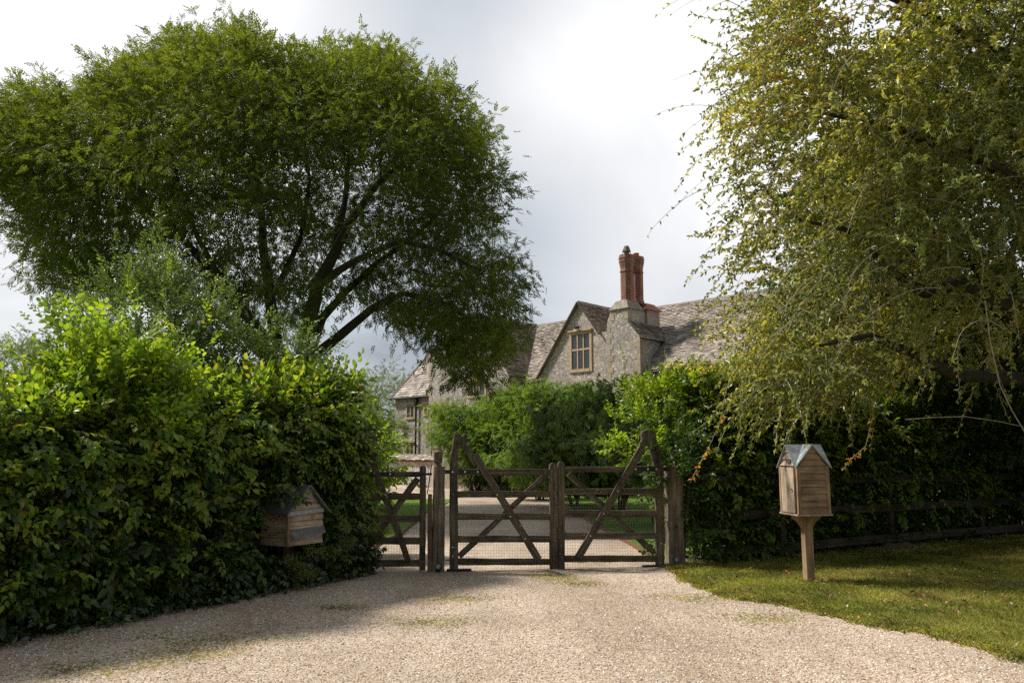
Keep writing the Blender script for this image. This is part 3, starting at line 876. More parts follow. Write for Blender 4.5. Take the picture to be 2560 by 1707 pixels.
def tiles(name, O, A, B, la, lb, mat, parent=house, mask=None, tw=.24, th=.145, ridge=None, label=None):
    """roof face covered by single slates; O corner at the eave, A along, B up the slope (unit vectors)"""
    O = Vector(O); A = Vector(A).normalized(); B = Vector(B).normalized(); Nn = A.cross(B)
    if Nn.z < 0: Nn = -Nn
    V = []; T = []; R = []; rows = int(lb / th) + 1; R0 = random.Random(int(abs(O.x * 31 + O.z * 7)) + 3)
    for i in range(rows):
        exp = th * (1.1 - .25 * i / rows)
        b0 = lb * i / rows; b1 = b0 + exp * 1.35; x = -R0.random() * tw
        while x < la:
            w_ = tw * R0.uniform(.6, 1.35); xa, xb = max(x, 0), min(x + w_ - .012, la); x += w_
            if xb - xa < .05: continue
            if mask is not None and not mask((xa + xb) / 2, b0 + th / 2): continue
            dz = R0.uniform(0, .022); sk = R0.uniform(-.02, .02); b0j = b0 + R0.uniform(-.02, .02); b1j = min(b1, lb)
            p = [O + A * xa + B * (b0j + sk) + Nn * (.055 + dz), O + A * xb + B * (b0j - sk) + Nn * (.055 + dz + R0.uniform(-.008, .008)),
                 O + A * xb + B * b1j + Nn * .018, O + A * xa + B * b1j + Nn * .018,
                 O + A * xa + B * (b0j + sk) + Nn * (.022 + dz), O + A * xb + B * (b0j - sk) + Nn * (.022 + dz)]
            n = len(V); V += [tuple(q) for q in p]; r = R0.random(); R += [r] * 6
            T += [(n, n + 1, n + 2), (n, n + 2, n + 3), (n + 4, n + 5, n + 1), (n + 4, n + 1, n), (n + 4, n, n + 3), (n + 1, n + 5, n + 2)]
    # boarding beneath the slates
    if mask is None:
        n = len(V); V += [tuple(O), tuple(O + A * la), tuple(O + A * la + B * lb), tuple(O + B * lb)]; R += [0.0] * 4; T += [(n, n + 1, n + 2), (n, n + 2, n + 3)]
    else:
        g = .25
        for i in range(int(la / g) + 1):
            for j in range(int(lb / g) + 1):
                if mask(i * g + g / 2, j * g + g / 2):
                    n = len(V); a, b = i * g, j * g; a2 = min(a + g, la); b2 = min(b + g, lb)
                    V += [tuple(O + A * a + B * b), tuple(O + A * a2 + B * b), tuple(O + A * a2 + B * b2), tuple(O + A * a + B * b2)]; R += [0.0] * 4
                    T += [(n, n + 1, n + 2), (n, n + 2, n + 3)]
    me = bpy.data.meshes.new(name); me.from_pydata(V, [], T); me.update()
    a_ = me.attributes.new('rnd', 'FLOAT', 'POINT'); a_.data.foreach_set('value', R)
    o = link(name, me, mat, parent)
    if label: o['label'] = label
    return o


# main range roof, front slope
eV, eZ = -.12, 5.30
Bm = (HV * (4 - eV) + Vector((0, 0, RZ - eZ))); Lm = Bm.length
slope = Bm.normalized()
def main_mask(a, b):
    u = a - 6.7; v = eV + b / Lm * (4 - eV)
    if u < -4.0: return v > .4
    if u < -2.75: return True
    if u < 2.0: return v > .25
    if u < 4.0: return v > .6
    return True
tiles('roof', H(-6.7, eV, eZ), HU, Bm, 25, Lm, M['tile'], mask=main_mask, label='long stone slate roof running behind the chimney')
tiles('roof', H(18.3, 8.1, eZ), -HU, -HV * 4.1 + Vector((0, 0, RZ - eZ)), 25, Lm, M['tile'], tw=.6, th=.5)
# small gable with window: right and left slopes
for sg, ue, ze in ((1, 1.38, 7.30), (-1, -2.78, 5.50)):
    Bv = HU * (-ue) + Vector((0, 0, RZ - ze))
    tiles('roof', H(ue, -.12, ze), HV, Bv, 4.1, Bv.length, M['oldtile'] if sg > 0 else M['tile'])
# wide left gable slopes
Bv = HU * (-2.85) + Vector((0, 0, 3.55)); tiles('roof', H(-3.85, -1.2, RZ - 3.55), HV, Bv, 5.2, Bv.length, M['oldtile'])
Bv = HU * (3.95) + Vector((0, 0, 1.75)); tiles('roof', H(-10.65, -1.2, RZ - 1.75), HV, Bv, 7, Bv.length, M['tile'])
# low wing
Bv = HV * 3.65 + Vector((0, 0, 3.65)); tiles('roof', H(-14.68, -.75, 4.9), HU, Bv, 4.05, Bv.length, M['tile'], th=.24, label='stone slate roof of the low left wing')
Bv = -HV * 3.65 + Vector((0, 0, 3.65)); tiles('roof', H(-10.63, 6.55, 4.9), -HU, Bv, 4.05, Bv.length, M['tile'])
# ridge tiles
def ridge(a, b, n):
    mb = MB()
    for i in range(n):
        p = a.lerp(b, (i + .03) / n); q = a.lerp(b, (i + .97) / n); d = (q - p).normalized(); s = Vector((-d.y, d.x, 0)).normalized(); j = Vector((0, 0, random.uniform(-.012, .012)))
        mb.prism([p - s * .14 + Vector((0, 0, -.10)) + j, p + Vector((0, 0, .09)) + j, p + s * .14 + Vector((0, 0, -.10)) + j], q - p)
    mb.build('ridge', M['tile'], house)
ridge(H(-6.9, 4, RZ), H(18, 4, RZ), 60); ridge(H(0, -.14, RZ), H(0, 4, RZ), 10); ridge(H(-6.7, -1.2, RZ), H(-6.7, 4, RZ), 12); ridge(H(-14.6, 2.9, 8.55), H(-10.7, 2.9, 8.55), 9)
def coping(u0, z0, u1, z1, v, d=.07, w_=.05):
    a = H(u0, v, z0); b = H(u1, v, z1); dd = (b - a); L = dd.length; dd.normalize(); nn = dd.cross(HV).normalized()
    mb = MB(); mb.obox((a + b) / 2 + nn * .02, dd * (L / 2), HV * d, nn * w_ * .7); mb.build('verge', M['oldtile'], house)
coping(-2.95, 5.30, -.02, RZ + .02, -.10); coping(1.36, 7.34, .02, RZ + .02, -.10)
mb = MB()
a = H(-14.7, -.85, 4.82); b = H(-14.7, 2.95, 8.6); dd = (b - a); L = dd.length; dd.normalize(); nn = dd.cross(HU).normalized()
mb.obox((a + b) / 2, dd * (L / 2), HU * .1, nn * .07)
mb.build('verge', M['oldtile'], house)
# quoins
def quoins(u, v, z0, z1, side, face='v', wd=.32, step=.30, nm='quoin'):
    z = z0; i = 0
    while z < z1:
        mb = MB()
        h = min(step, z1 - z) - .012; L = wd if i % 2 else wd * .6
        if face == 'v': hbox(mb, u if side > 0 else u - L, u + L if side > 0 else u, v - .012, v + .2, z, z + h)
        else: hbox(mb, u - .2, u + .012, v, v + L, z, z + h)
        mb.build(nm, M['stone'], house); z += step; i += 1
quoins(-10.6, -1.1, 0, 6.6, 1); quoins(-3.98, -1.1, 0, 5.5, -1, wd=.4); quoins(-14.5, -.6, 0, 4.9, 1)
quoins(-3.98, -1.09, 0, 5.4, 1, 'u')
quoins(-2.85, 0, 0, 5.2, 1, wd=.25)


def hwindow(u0, u1, z0, z1, v, lights=2, rows=1, fr=.14, label=None, mat='warmstone', hood=True):
    mb = MB(); f = fr; d0, d1 = v - .045, v + .05
    hbox(mb, u0 - f, u0, d0, d1, z0 - f, z1 + f); hbox(mb, u1, u1 + f, d0, d1, z0 - f, z1 + f)
    hbox(mb, u0, u1, d0 - .02, d1, z0 - f, z0); hbox(mb, u0, u1, d0, d1, z1, z1 + f)
    if hood: hbox(mb, u0 - f * 1.25, u1 + f * 1.25, v - .12, v, z1 + f + .002, z1 + f + .075)
    w_ = (u1 - u0)
    for i in range(1, lights):
        c = u0 + w_ * i / lights; hbox(mb, c - .035, c + .035, v - .035, v + .04, z0 + .001, z1 - .001)
    for j in range(1, rows):
        c = z0 + (z1 - z0) * (j + .12 * (rows == 2)) / rows
        for i in range(lights):
            hbox(mb, u0 + w_ * i / lights + (.036 if i else 0), u0 + w_ * (i + 1) / lights - (.036 if i < lights - 1 else 0), v - .03, v + .04, c - .045, c + .045)
    win = mb.build('window', M[mat], house)
    if label: win['label'] = label
    mb = MB(); hbox(mb, u0, u1, v - .006, v - .002, z0, z1); mb.build('pane', M['glass'], win)
    for i in range(lights):       # leaded casements
        mb = MB()
        a, b = u0 + w_ * i / lights + (.037 if i else .002), u0 + w_ * (i + 1) / lights - (.037 if i < lights - 1 else .002)
        for j in range(rows):
            c = z0 + (z1 - z0) * (1 + .12) / rows if rows == 2 else None
            za = z0 + .002 if j == 0 else c + .046; zb = (c - .046) if (rows == 2 and j == 0) else z1 - .002
            hbox(mb, a, a + .022, v - .02, v - .008, za, zb); hbox(mb, b - .022, b, v - .02, v - .008, za, zb)
            hbox(mb, a + .023, b - .023, v - .02, v - .008, za, za + .02); hbox(mb, a + .023, b - .023, v - .02, v - .008, zb - .02, zb)
            mcol = 3
            for k in range(1, mcol):
                x = a + (b - a) * k / mcol; hbox(mb, x - .004, x + .004, v - .012, v - .0065, za + .021, zb - .021)
            nr = max(2, int((zb - za) / .17))
            for k in range(1, nr):
                zz = za + (zb - za) * k / nr; hbox(mb, a + .024, b - .024, v - .0125, v - .007, zz - .004, zz + .004)
        mb.build('casement', M['lead_dark'], win)
    return win


def win_px(p0, p1, v, conv, **k):
    a = on_v(conv(*p0), v); b = on_v(conv(*p1), v); return hwindow(a[0], b[0], b[1], a[1], v, **k)


hwindow(-.52, .64, 5.70, 7.46, 0, 3, 2, .15, 'tall stone window of six leaded lights in the gable')
win_px((280, 785), (356, 910), -.6, c8, lights=2, fr=.12, label='small two light window under the eaves of the low wing')
win_px((486, 775), (514, 872), -.6, c8, lights=1, fr=.12, label='narrow single light window beside the drainpipe')
win_px((276, 1235), (354, 1350), -.6, c8, lights=2, fr=.12, label='ground floor two light window of the low wing')
win_px((566, 1245), (655, 1375), -1.1, c8, lights=2, fr=.13, mat='stone', label='ground floor window of the wide gable wall')
a = on_v(c2(530, 895), -1.1); b = on_v(c2(632, 965), -1.1)
hwindow(a[0], b[0], b[1], a[1], -1.1, 3, 1, .12, 'first floor window behind the hanging branches')
hwindow(5.2, 6.6, 3.0, 4.2, .12, 3, 1, .12, 'upper window of the main range behind the shrubs')
hwindow(-.5, .6, 2.6, 3.9, 0, 3, 1, .12, 'lower gable window hidden by the shrubs')
# drain pipe, gutters
mb = MB()
p0 = on_v(c8(402, 690), -.6)[0]
mb.tube([H(p0, -.72, .0), H(p0, -.72, 4.55)], .055, 8); hbox(mb, p0 - .12, p0 + .12, -.82, -.62, 4.55, 4.8)
mb.build('drainpipe', M['iron'], house)
for ga, gb in ((H(-14.7, -.82, 4.84), H(-10.65, -.82, 4.84)), (H(4.15, -.2, 5.22), H(18, -.2, 5.22)), (H(-3.9, -.2, 5.22), H(-2.95, -.2, 5.22))):
    mb = MB(); mb.tube([ga, gb], .062, 8); mb.build('gutter', M['iron'], house)
# floodlight high on the gable
mb = MB(); mb.tube([H(-.05, -.02, 8.0), H(-.05, -.12, 8.0), H(-.05, -.14, 7.85)], .02, 6); hbox(mb, -.17, .06, -.22, -.10, 7.72, 7.86)
mb.build('floodlight', M['iron'], house)

# chimney
ch = MB()
cb = -.35
ch.prism([H(2.02, cb, 0), H(3.95, cb, 0), H(3.95, cb, 6.92), H(3.28, cb, 7.72), H(3.28, cb, 8.35), H(2.28, cb, 8.35), H(2.02, cb, 7.75)], HV * 2.2)
hbox(ch, 2.66, 3.38, 1.08, 2.1, 6.9, 8.42)
chim = ch.build('chimney', M['flint'], house); chim['label'] = 'flint chimney breast carrying two octagonal brick stacks'
z = 0; i = 0
def cq(*a):
    m_ = MB(); hbox(m_, *a); m_.build('chimney_quoin', M['stone'], chim)
while z < 8.3:
    h = min(.28, 8.32 - z); L = .34 if i % 2 else .2
    u0 = 2.02 if z < 7.6 else 2.28
    if z < 7.5 or z > 7.8: cq(u0, u0 + L, cb - .014, cb + .12, z, z + h - .01)
    if z < 6.7:
        cq(3.95 - L, 3.95 + .002, cb - .013, cb + .1, z, z + h - .01); cq(3.9, 3.964, cb + .1, cb + L + .1, z, z + h - .01)
    elif z > 7.75:
        cq(3.28 - L, 3.28 + .012, cb - .013, cb + .1, z, z + h - .01); cq(3.26, 3.294, cb + .1, cb + .1 + L, z, z + h - .01)
    if z > 6.9:
        cq(3.18, 3.395, 1.066, 1.06 + L * .9, z, z + h - .01); cq(3.2, 3.393, 2.1 - L * .5, 2.112, z, z + h - .01)
    z += .28; i += 1
# weathered stone cap on the front stack base, tiled skirt on the rear one
mb = MB()
def frustum(mb, u0, u1, v0, v1, z0, z1, ins):
    mb.box8([H(u0, v0, z0), H(u1, v0, z0), H(u1, v1, z0), H(u0, v1, z0), H(u0 + ins, v0 + ins, z1), H(u1 - ins, v0 + ins, z1), H(u1 - ins, v1 - ins, z1), H(u0 + ins, v1 - ins, z1)])
frustum(mb, 2.2, 3.36, cb - .08, .92, 8.355, 8.80, .26); mb.build('chimney_cap', M['oldcap'], chim)
mb = MB(); frustum(mb, 2.5, 3.52, .90, 2.22, 8.425, 8.80, .30); mb.build('chimney_skirt', M['redtile'], chim)
# shoulder lean-to slates
Bv = HU * (-.82) + Vector((0, 0, .95)); tiles('chimney_shoulder', H(4.1, cb - .1, 6.80), HV, Bv, 2.6, Bv.length, M['oldtile'], chim, tw=.26, th=.19)


def shaft(v, cu, r, z0, z1):
    c = H(cu, v, 0)
    prof = [(r * 1.12, z0), (r * 1.12, z0 + .15), (r, z0 + .22), (r, z1 - .86), (r * 1.08, z1 - .84), (r * 1.08, z1 - .78), (r, z1 - .75), (r, z1 - .60), (r * 1.05, z1 - .58), (r * 1.05, z1 - .52),
            (r * 1.10, z1 - .50), (r * 1.10, z1 - .44), (r * 1.15, z1 - .42), (r * 1.15, z1 - .36), (r * 1.2, z1 - .34), (r * 1.2, z1 - .2), (r * 1.26, z1 - .18), (r * 1.26, z1 - .12), (r * 1.17, z1 - .10), (r * 1.17, z1)]
    mb = MB(); mb.lathe(prof, c, 8, rot=math.radians(22.5 + 45)); return mb.build('chimney_shaft', M['brick'], chim, uv=True)


s1 = shaft(.30, 2.80, .335, 8.68, 11.10); s2 = shaft(1.08, 2.80, .325, 8.74, 11.14)
c = H(2.80, .30, 11.10)
mb = MB(); mb.lathe([(.13, 0), (.11, .08), (.11, .16), (.21, .18), (.20, .22), (.15, .38), (.11, .47), (.02, .49)], c, 14)
for k in range(4):
    a = k * 1.57 + .4; mb.tube([c + Vector((.22 * math.cos(a), .22 * math.sin(a), 0)), c + Vector((.22 * math.cos(a), .22 * math.sin(a), .26))], .012, 4)
mb.build('chimney_cowl', M['potgrey'], s1)
mb = MB(); mb.lathe([(.14, 0), (.14, .15), (.155, .16), (.155, .2), (.13, .2)], H(2.80, 1.08, 11.14), 14); mb.build('chimney_pot', M['pot'], s2)

# lamp-sized dome of the porch roof by the wide gable
# ---------------------------------------------------------------- courtyard walls
def wall_run(name, a, b, h, t, label, cope=True, mat='flint', piers=()):
    a = Vector((*a, 0)); b = Vector((*b, 0)); d = (b - a); L = d.length; d.normalize(); nn = Vector((-d.y, d.x, 0))
    root = empty(name, (a + b) / 2, 0, label, 'wall')
    mb = MB(); mb.obox((a + b) / 2 + Vector((0, 0, h / 2)), d * L / 2, nn * t / 2, Vector((0, 0, h / 2))); mb.build('wall_body', M[mat], root)
    if cope:
        sgn = [1, -1]
        mb = MB(); mb.obox((a + b) / 2 + Vector((0, 0, h + .04)), d * L / 2, nn * (t / 2 + .03), Vector((0, 0, .035))); mb.build('brick_course', M['redtile'], root)
        for s in sgn:
            Bv = -nn * s * (t / 2 + .12) + Vector((0, 0, .26))
            O = (a if s > 0 else b) + nn * s * (t / 2 + .14) + Vector((0, 0, h + .07))
            if s < 0: tiles('coping', O, -d, Bv, L, Bv.length, M['tile'], root, tw=.3, th=.13)
            else: tiles('coping', O, d, Bv, L, Bv.length, M['tile'], root, tw=.3, th=.13)
    for (s, w_, hh) in piers:
        c = a + d * s; mb = MB(); mb.obox(c + Vector((0, 0, hh / 2)), d * w_ / 2, nn * (t / 2 + .06), Vector((0, 0, hh / 2))); mb.obox(c + Vector((0, 0, hh + .06)), d * (w_ / 2 + .06), nn * (t / 2 + .12), Vector((0, 0, .055))); mb.build('pier', M['stone'], root)
    return root


wa = at(*c1(205, 490), 41.5); wb = at(*c1(640, 490), 36.2)
wall_run('garden_wall', (wa.x, 41.5), (wb.x, 36.2), 1.12, .35, 'low flint wall topped by stone slates left of the wisteria', piers=((6.3, .5, 1.75),))
wall_run('garden_wall', (wb.x + .1, 36.1), (7.0, 28.8), 1.75, .35, 'taller flint wall behind the wisteria and shrubs', cope=False, piers=((.6, .5, 2.35), (3.4, .45, 1.9), (4.9, .5, 1.9)))

# small outbuilding left of the house
ob = empty('outbuilding', (-9.6, 52, 0), 0, 'small low outbuilding with a mossy slate roof left of the house', 'shed')
mb = MB(); mb.box((-12.5, 50, 0), (-8.1, 54, 2.35)); mb.build('wall', M['warmstone'], ob)
tiles('roof', (-12.8, 49.7, 2.3), (1, 0, 0), (0, 2.3, 1.5), 4.85, 2.75, M['oldtile'], ob); tiles('roof', (-7.95, 54.3, 2.3), (-1, 0, 0), (0, -2.3, 1.5), 4.85, 2.75, M['oldtile'], ob)
mb = MB(); mb.box((-9.6, 49.95, .3), (-8.6, 49.99, 2.0)); mb.build('door', M['iron'], ob)

# ================================================================== GATES
GP0 = Vector((-.95, 10.86, 0)); GP1 = Vector((2.42, 11.38, 0)); GD = (GP1 - GP0).normalized(); GN = Vector((GD.y, -GD.x, 0))
PG0 = Vector((-2.2, 10.86, 0)); PGD = Vector((1, 0, 0)); PGN = Vector((0, -1, 0))


def on_plane(px, p0, nn, off=0.0):
    r = ray(*px); t = ((p0 + nn * off - Vector((0, 0, CAM_H))).dot(nn)) / r.dot(nn)
    return Vector((0, 0, CAM_H)) + r * t


class Gate:
    def __init__(s, p0, nn, root): s.p0 = p0; s.nn = nn; s.root = root

    def P(s, x, y, off=0.0): return on_plane(c1(x, y), s.p0, s.nn, off)

    def board(s, name, a, b, wd, off, th, mat='gate', round_top=False, bev=.006, tilt=0.0):
        """a plank between two photo points of the gate plane; own UVs along the grain"""
        A = s.P(*a, off); B = s.P(*b, off)
        ax = (B - A); L = ax.length; ax.normalize(); pr = s.nn.cross(ax).normalized()
        nseg = max(2, int(L / .12)) * (2 if round_top else 1); R = random.Random(int(a[0] * 7 + a[1])); vs = []; fs = []; h = wd / 2
        for i in range(nseg + 1):
            t = (i / nseg) ** (2.2 if round_top else 1.0); k = 1.0
            if round_top: k = max(.22, math.sqrt(max(0, 1 - max(0, (h - t * L) / h) ** 2)))
            j = R.uniform(-.0035, .0035); j2 = R.uniform(-.0035, .0035); c = A + ax * (t * L)
            for (sp, sn) in ((-1, -1), (1, -1), (1, 1), (-1, 1)):
                vs.append(c + pr * (sp * h * k + (j if sp > 0 else j2)) + s.nn * (sn * th / 2))
        if round_top:
            pass
        fs.append((0, 3, 2, 1)); n = nseg * 4; fs.append((n, n + 1, n + 2, n + 3))
        for i in range(nseg):
            for q in range(4):
                q2 = (q + 1) % 4; fs.append((i * 4 + q, i * 4 + q2, i * 4 + 4 + q2, i * 4 + 4 + q))
        me = bpy.data.meshes.new(name); me.from_pydata([tuple(v) for v in vs], [], fs); me.update()
        Lr = me.uv_layers.new(name='UVMap'); r0 = R.random() * 10
        for p in me.polygons:
            for li in p.loop_indices:
                co = me.vertices[me.loops[li].vertex_index].co - A
                Lr.data[li].uv = (co.dot(ax) + r0, co.dot(pr) + co.dot(s.nn) * .9 + r0)
        o = link(name, me, M[mat], s.root)
        if bev:
            b = o.modifiers.new('bevel', 'BEVEL'); b.width = bev; b.segments = 2; b.limit_method = 'ANGLE'; b.angle_limit = .9
        return o

    def shape(s, name, pts, off, th, mat='gate'):
        mb = MB(); mb.prism([s.P(x, y, off + th / 2) for x, y in pts], -s.nn * th)
        me = mb.mesh(name); Lr = me.uv_layers.new(name='UVMap')
        for p in me.polygons:
            for li in p.loop_indices:
                co = me.vertices[me.loops[li].vertex_index].co
                Lr.data[li].uv = (co.z + co.y * .5, co.x + co.y * .9)
        o = link(name, me, M[mat], s.root)
        b = o.modifiers.new('bevel', 'BEVEL'); b.width = .008; b.segments = 2; b.limit_method = 'ANGLE'
        return o

    def bolts(s, name, pts, off, r=.011, mat='bolt'):
        for x, y in pts:
            mb = MB(); c = s.P(x, y, off); mb.tube([c, c + s.nn * .008], r, 8); mb.build(name, M[mat], s.root)

    def net(s, x0, x1, y0, y1, off, step=.036, r=.0010):
        A = s.P(x0, y1, off); B = s.P(x1, y1, off); C = s.P(x0, y0, off); D = s.P(x1, y0, off)
        mb = MB(); n = int((B - A).length / step); m = int((C - A).length / step)
        def bar(p, q, e):
            d = (q - p).normalized(); a = s.nn * r; b = d.cross(s.nn).normalized() * r
            mb.add([p - a - b, p + a - b, p + a + b, p - a + b, q - a - b, q + a - b, q + a + b, q - a + b], [(0, 1, 5, 4), (1, 2, 6, 5), (2, 3, 7, 6), (3, 0, 4, 7)])
        for i in range(n + 1):
            w_ = Vector((0, 0, random.uniform(-.012, .006))); bar(A.lerp(B, i / n) + w_, C.lerp(D, i / n), 0)
        for j in range(m + 1): bar(A.lerp(C, j / m) + s.nn * r * 2, B.lerp(D, j / m) + s.nn * r * 2, 0)
        return mb.build('wire_netting', M['wire'], s.root)


# left leaf of the pair
g1 = Gate(GP0, GN, empty('field_gate', (GP0.x + .1, GP0.y, 0), 0, 'left leaf of the mossy five bar gate hung on the middle post', 'gate', 'pair of wooden five bar gates'))
for yc, w_ in ((415, .082), (560, .085), (705, .085), (852, .09), (1000, .085)):
    g1.board('bar', (741 if yc > 430 else 741, yc), (1346, yc - 1), w_, 0, .035)
g1.board('heel_stile', (716, 428), (718, 1062), .108, 0, .075)
g1.board('meeting_stile', (1364, 355), (1368, 1047), .098, 0, .07, round_top=True)
g1.board('brace', (855, 305), (1272, 985), .098, .048, .035)
g1.board('brace', (1322, 432), (752, 965), .078, -.040, .03)
hd = g1.shape('gate_head', [(690, 429), (695, 330), (710, 250), (719, 190), (722, 160), (735, 146), (750, 152), (760, 180), (770, 186), (781, 166), (797, 163), (808, 178), (808, 205), (801, 228), (835, 275), (880, 345), (852, 375), (800, 290), (762, 232), (752, 250), (748, 330), (744, 429)], 0, .075)
hd['label'] = 'crooked forked head of the hanging stile'
g1.board('hinge_strap', (640, 414), (893, 414), .055, .0245, .012, 'iron', bev=.002)
g1.bolts('bolt', [(652, 414), (709, 413), (791, 413), (873, 413)], .031, .012)
g1.bolts('bolt', [(1000, 562), (1087, 705), (1183, 850), (710, 905), (710, 965)], .066, .009)
g1.board('ground_hinge', (672, 1054), (830, 1051), .022, .0, .09, 'iron', bev=.002)
g1.board('hinge_pin', (655, 989), (700, 987), .012, .0, .012, 'iron', bev=0)
g1.net(745, 1345, 610, 1058, -.0575)
# right leaf
g2 = Gate(GP0, GN, empty('field_gate', (GP1.x - .1, GP1.y, 0), 0, 'right leaf of the mossy five bar gate hung beside the hedge post', 'gate', 'pair of wooden five bar gates'))
for yc, w_ in ((395, .075), (540, .085), (685, .09), (830, .09), (978, .088)):
    g2.board('bar', (1438, yc + 2), (2044, yc), w_, 0, .035)
g2.board('heel_stile', (2056, 386), (2062, 1036), .112, 0, .075)
g2.board('meeting_stile', (1417, 344), (1418, 1050), .092, 0, .07, round_top=True)
g2.board('brace', (1945, 262), (1530, 972), .098, .048, .035)
g2.board('brace', (1465, 428), (2030, 945), .08, -.040, .03)
hd = g2.shape('gate_head', [(2028, 384), (2018, 330), (2005, 270), (1998, 235), (1970, 250), (1938, 292), (1918, 270), (1940, 225), (1950, 195), (1944, 165), (1955, 145), (1985, 137), (2015, 137), (2030, 150), (2038, 190), (2052, 230), (2070, 275), (2082, 330), (2084, 384)], 0, .075)
hd['label'] = 'crooked forked head of the hanging stile'
g2.board('hinge_strap', (1885, 394), (2130, 394), .055, .0245, .012, 'iron', bev=.002)
g2.bolts('bolt', [(1905, 395), (1985, 395), (2040, 395)], .031, .012)
g2.bolts('bolt', [(1697, 686), (1790, 540), (1610, 830), (2072, 880), (2068, 1005)], .066, .009)
g2.board('ground_hinge', (1950, 1030), (2110, 1026), .022, 0, .09, 'iron', bev=.002)
g2.net(1442, 2040, 590, 1055, -.0575)
# pedestrian gate
g3 = Gate(PG0, PGN, empty('pedestrian_gate', (-1.7, 10.86, 0), 0, 'narrow wooden side gate with crossed braces beside the left hedge', 'gate'))
for yc, w_ in ((430, .075), (575, .085), (720, .085), (865, .09), (1010, .085)):
    g3.board('bar', (122, yc), (496, yc - 2), w_, 0, .035)
g3.board('stile', (516, 372), (512, 1055), .078, 0, .065, round_top=True)
g3.board('stile', (112, 420), (104, 1045), .07, 0, .06)
g3.shape('brace', [(150, 270), (165, 240), (185, 250), (195, 290), (215, 370), (245, 460), (300, 600), (360, 760), (400, 880), (437, 992), (398, 996), (350, 860), (305, 740), (255, 605), (212, 480), (180, 400), (163, 330)], .048, .035)
g3.board('brace', (482, 455), (118, 960), .085, -.040, .03)
g3.board('latch_bar', (440, 428), (575, 428), .030, .029, .012, 'iron', bev=.002)
g3.board('hinge_strap', (80, 428), (330, 428), .045, .0245, .012, 'iron', bev=.002)
g3.bolts('bolt', [(85, 427), (195, 427), (302, 428), (80, 1008)], .031, .011)
g3.net(125, 494, 600, 1045, -.0575)


def post(name, x0, x1, ytop, ybase, gate, off, depth, mat, label, extra=None):
    A = gate.P((x0 + x1) / 2, ytop, off); B = gate.P((x0 + x1) / 2, ybase, off)
    b0 = Vector((B.x, B.y, 0)); root = empty(name, b0, 0, label, 'gate post')
    wd = (gate.P(x1, ybase, off) - gate.P(x0, ybase, off)).length * 1.12
    g = Gate(gate.p0, gate.nn, root)
    mb = MB(); h = A.z; n = 14; R = random.Random(int(x0)); ex = gate.nn.cross(Vector((0, 0, 1))).normalized()
    vs = []; fs = []
    for i in range(n + 1):
        z = -.05 + (h + .05) * i / n
        k = 1 - .12 * (i / n) if i < n else .86
        # chamfered square with a drying crack down the face
        prof = [(-.5, -.42), (-.42, -.5), (.06, -.5), (0.08, -.44), (.10, -.5), (.42, -.5), (.5, -.42), (.5, .42), (.42, .5), (-.42, .5), (-.5, .42)]
        for (a, b) in prof:
            q = b0 + ex * (a * wd * k) + gate.nn * (-b * depth * k) + Vector((R.uniform(-.003, .003), R.uniform(-.003, .003), z)); vs.append(q)
    m = 11
    fs.append(tuple(range(m - 1, -1, -1))); fs.append(tuple(n * m + k for k in range(m)))
    for i in range(n):
        for q in range(m):
            q2 = (q + 1) % m; fs.append((i * m + q, i * m + q2, i * m + m + q2, i * m + m + q))
    me = bpy.data.meshes.new('post_shaft'); me.from_pydata([tuple(v) for v in vs], [], fs); me.update()
    L = me.uv_layers.new(name='UVMap')
    for p in me.polygons:
        for li in p.loop_indices:
            co = me.vertices[me.loops[li].vertex_index].co; L.data[li].uv = (co.z, co.x + co.y * .9)
    link('post_shaft', me, M[mat], root)
    return root, A, wd, g


r_, A, wd, g = post('gate_post', 577, 650, 378, 1066, g1, -.03, .17, 'gatepost', 'cracked oak gate post with turned finial between the small gate and the pair')
mb = MB(); ztop = A.z
mb.lathe([(.055, 0), (.05, .012), (.03, .02), (.028, .035), (.045, .05), (.055, .058), (.06, .07), (.062, .185), (.055, .2), (.0, .205)], (A.x, A.y, ztop), 14)
fo = mb.build('finial', M['gatepost'], r_, uv=True, smooth=False)
sb = g.board('side_board', (562, 558), (560, 1064), .055, -.02, .11, 'newwood')
mb = MB(); c = g.P(615, 1030, .085); mb.tube([c - g.nn * .05, c + g.nn * .002], .036, 16); mb.obox(c - g.nn * .03 + Vector((0, 0, -.045)), (.03, 0, 0), (0, .02, 0), (0, 0, .03))
lmp = mb.build('light_sensor', M['iron'], r_); mb = MB(); mb.tube([c + g.nn * .002, c + g.nn * .009], .030, 16); mb.build('lens', M['lens'], lmp)
g.board('latch_lever', (573, 365), (545, 560), .012, .075, .01, 'iron', bev=0)
r_, A, wd, g = post('gate_post', 2118, 2210, 372, 1012, g2, -.06, .2, 'gatepost', 'thick oak gate post swallowed by the right hedge')
mb = MB(); mb.lathe([(.055, 0), (.04, .02), (.035, .05), (.06, .07), (.068, .09), (.068, .2), (.055, .215), (0, .22)], (A.x, A.y, A.z), 12); mb.build('finial', M['gatepost'], r_, uv=True)
mb = MB(); c = g.P(2172, 985, .06); mb.tube([c - g.nn * .03, c + g.nn * .002], .034, 16); lmp = mb.build('light_sensor', M['iron'], r_); mb = MB(); mb.tube([c + g.nn * .002, c + g.nn * .009], .03, 16); mb.build('lens', M['lens'], lmp)
r_, A, wd, g = post('gate_post', 58, 108, 262, 1070, g3, -.02, .12, 'gate', 'dark wooden gate post against the left hedge')


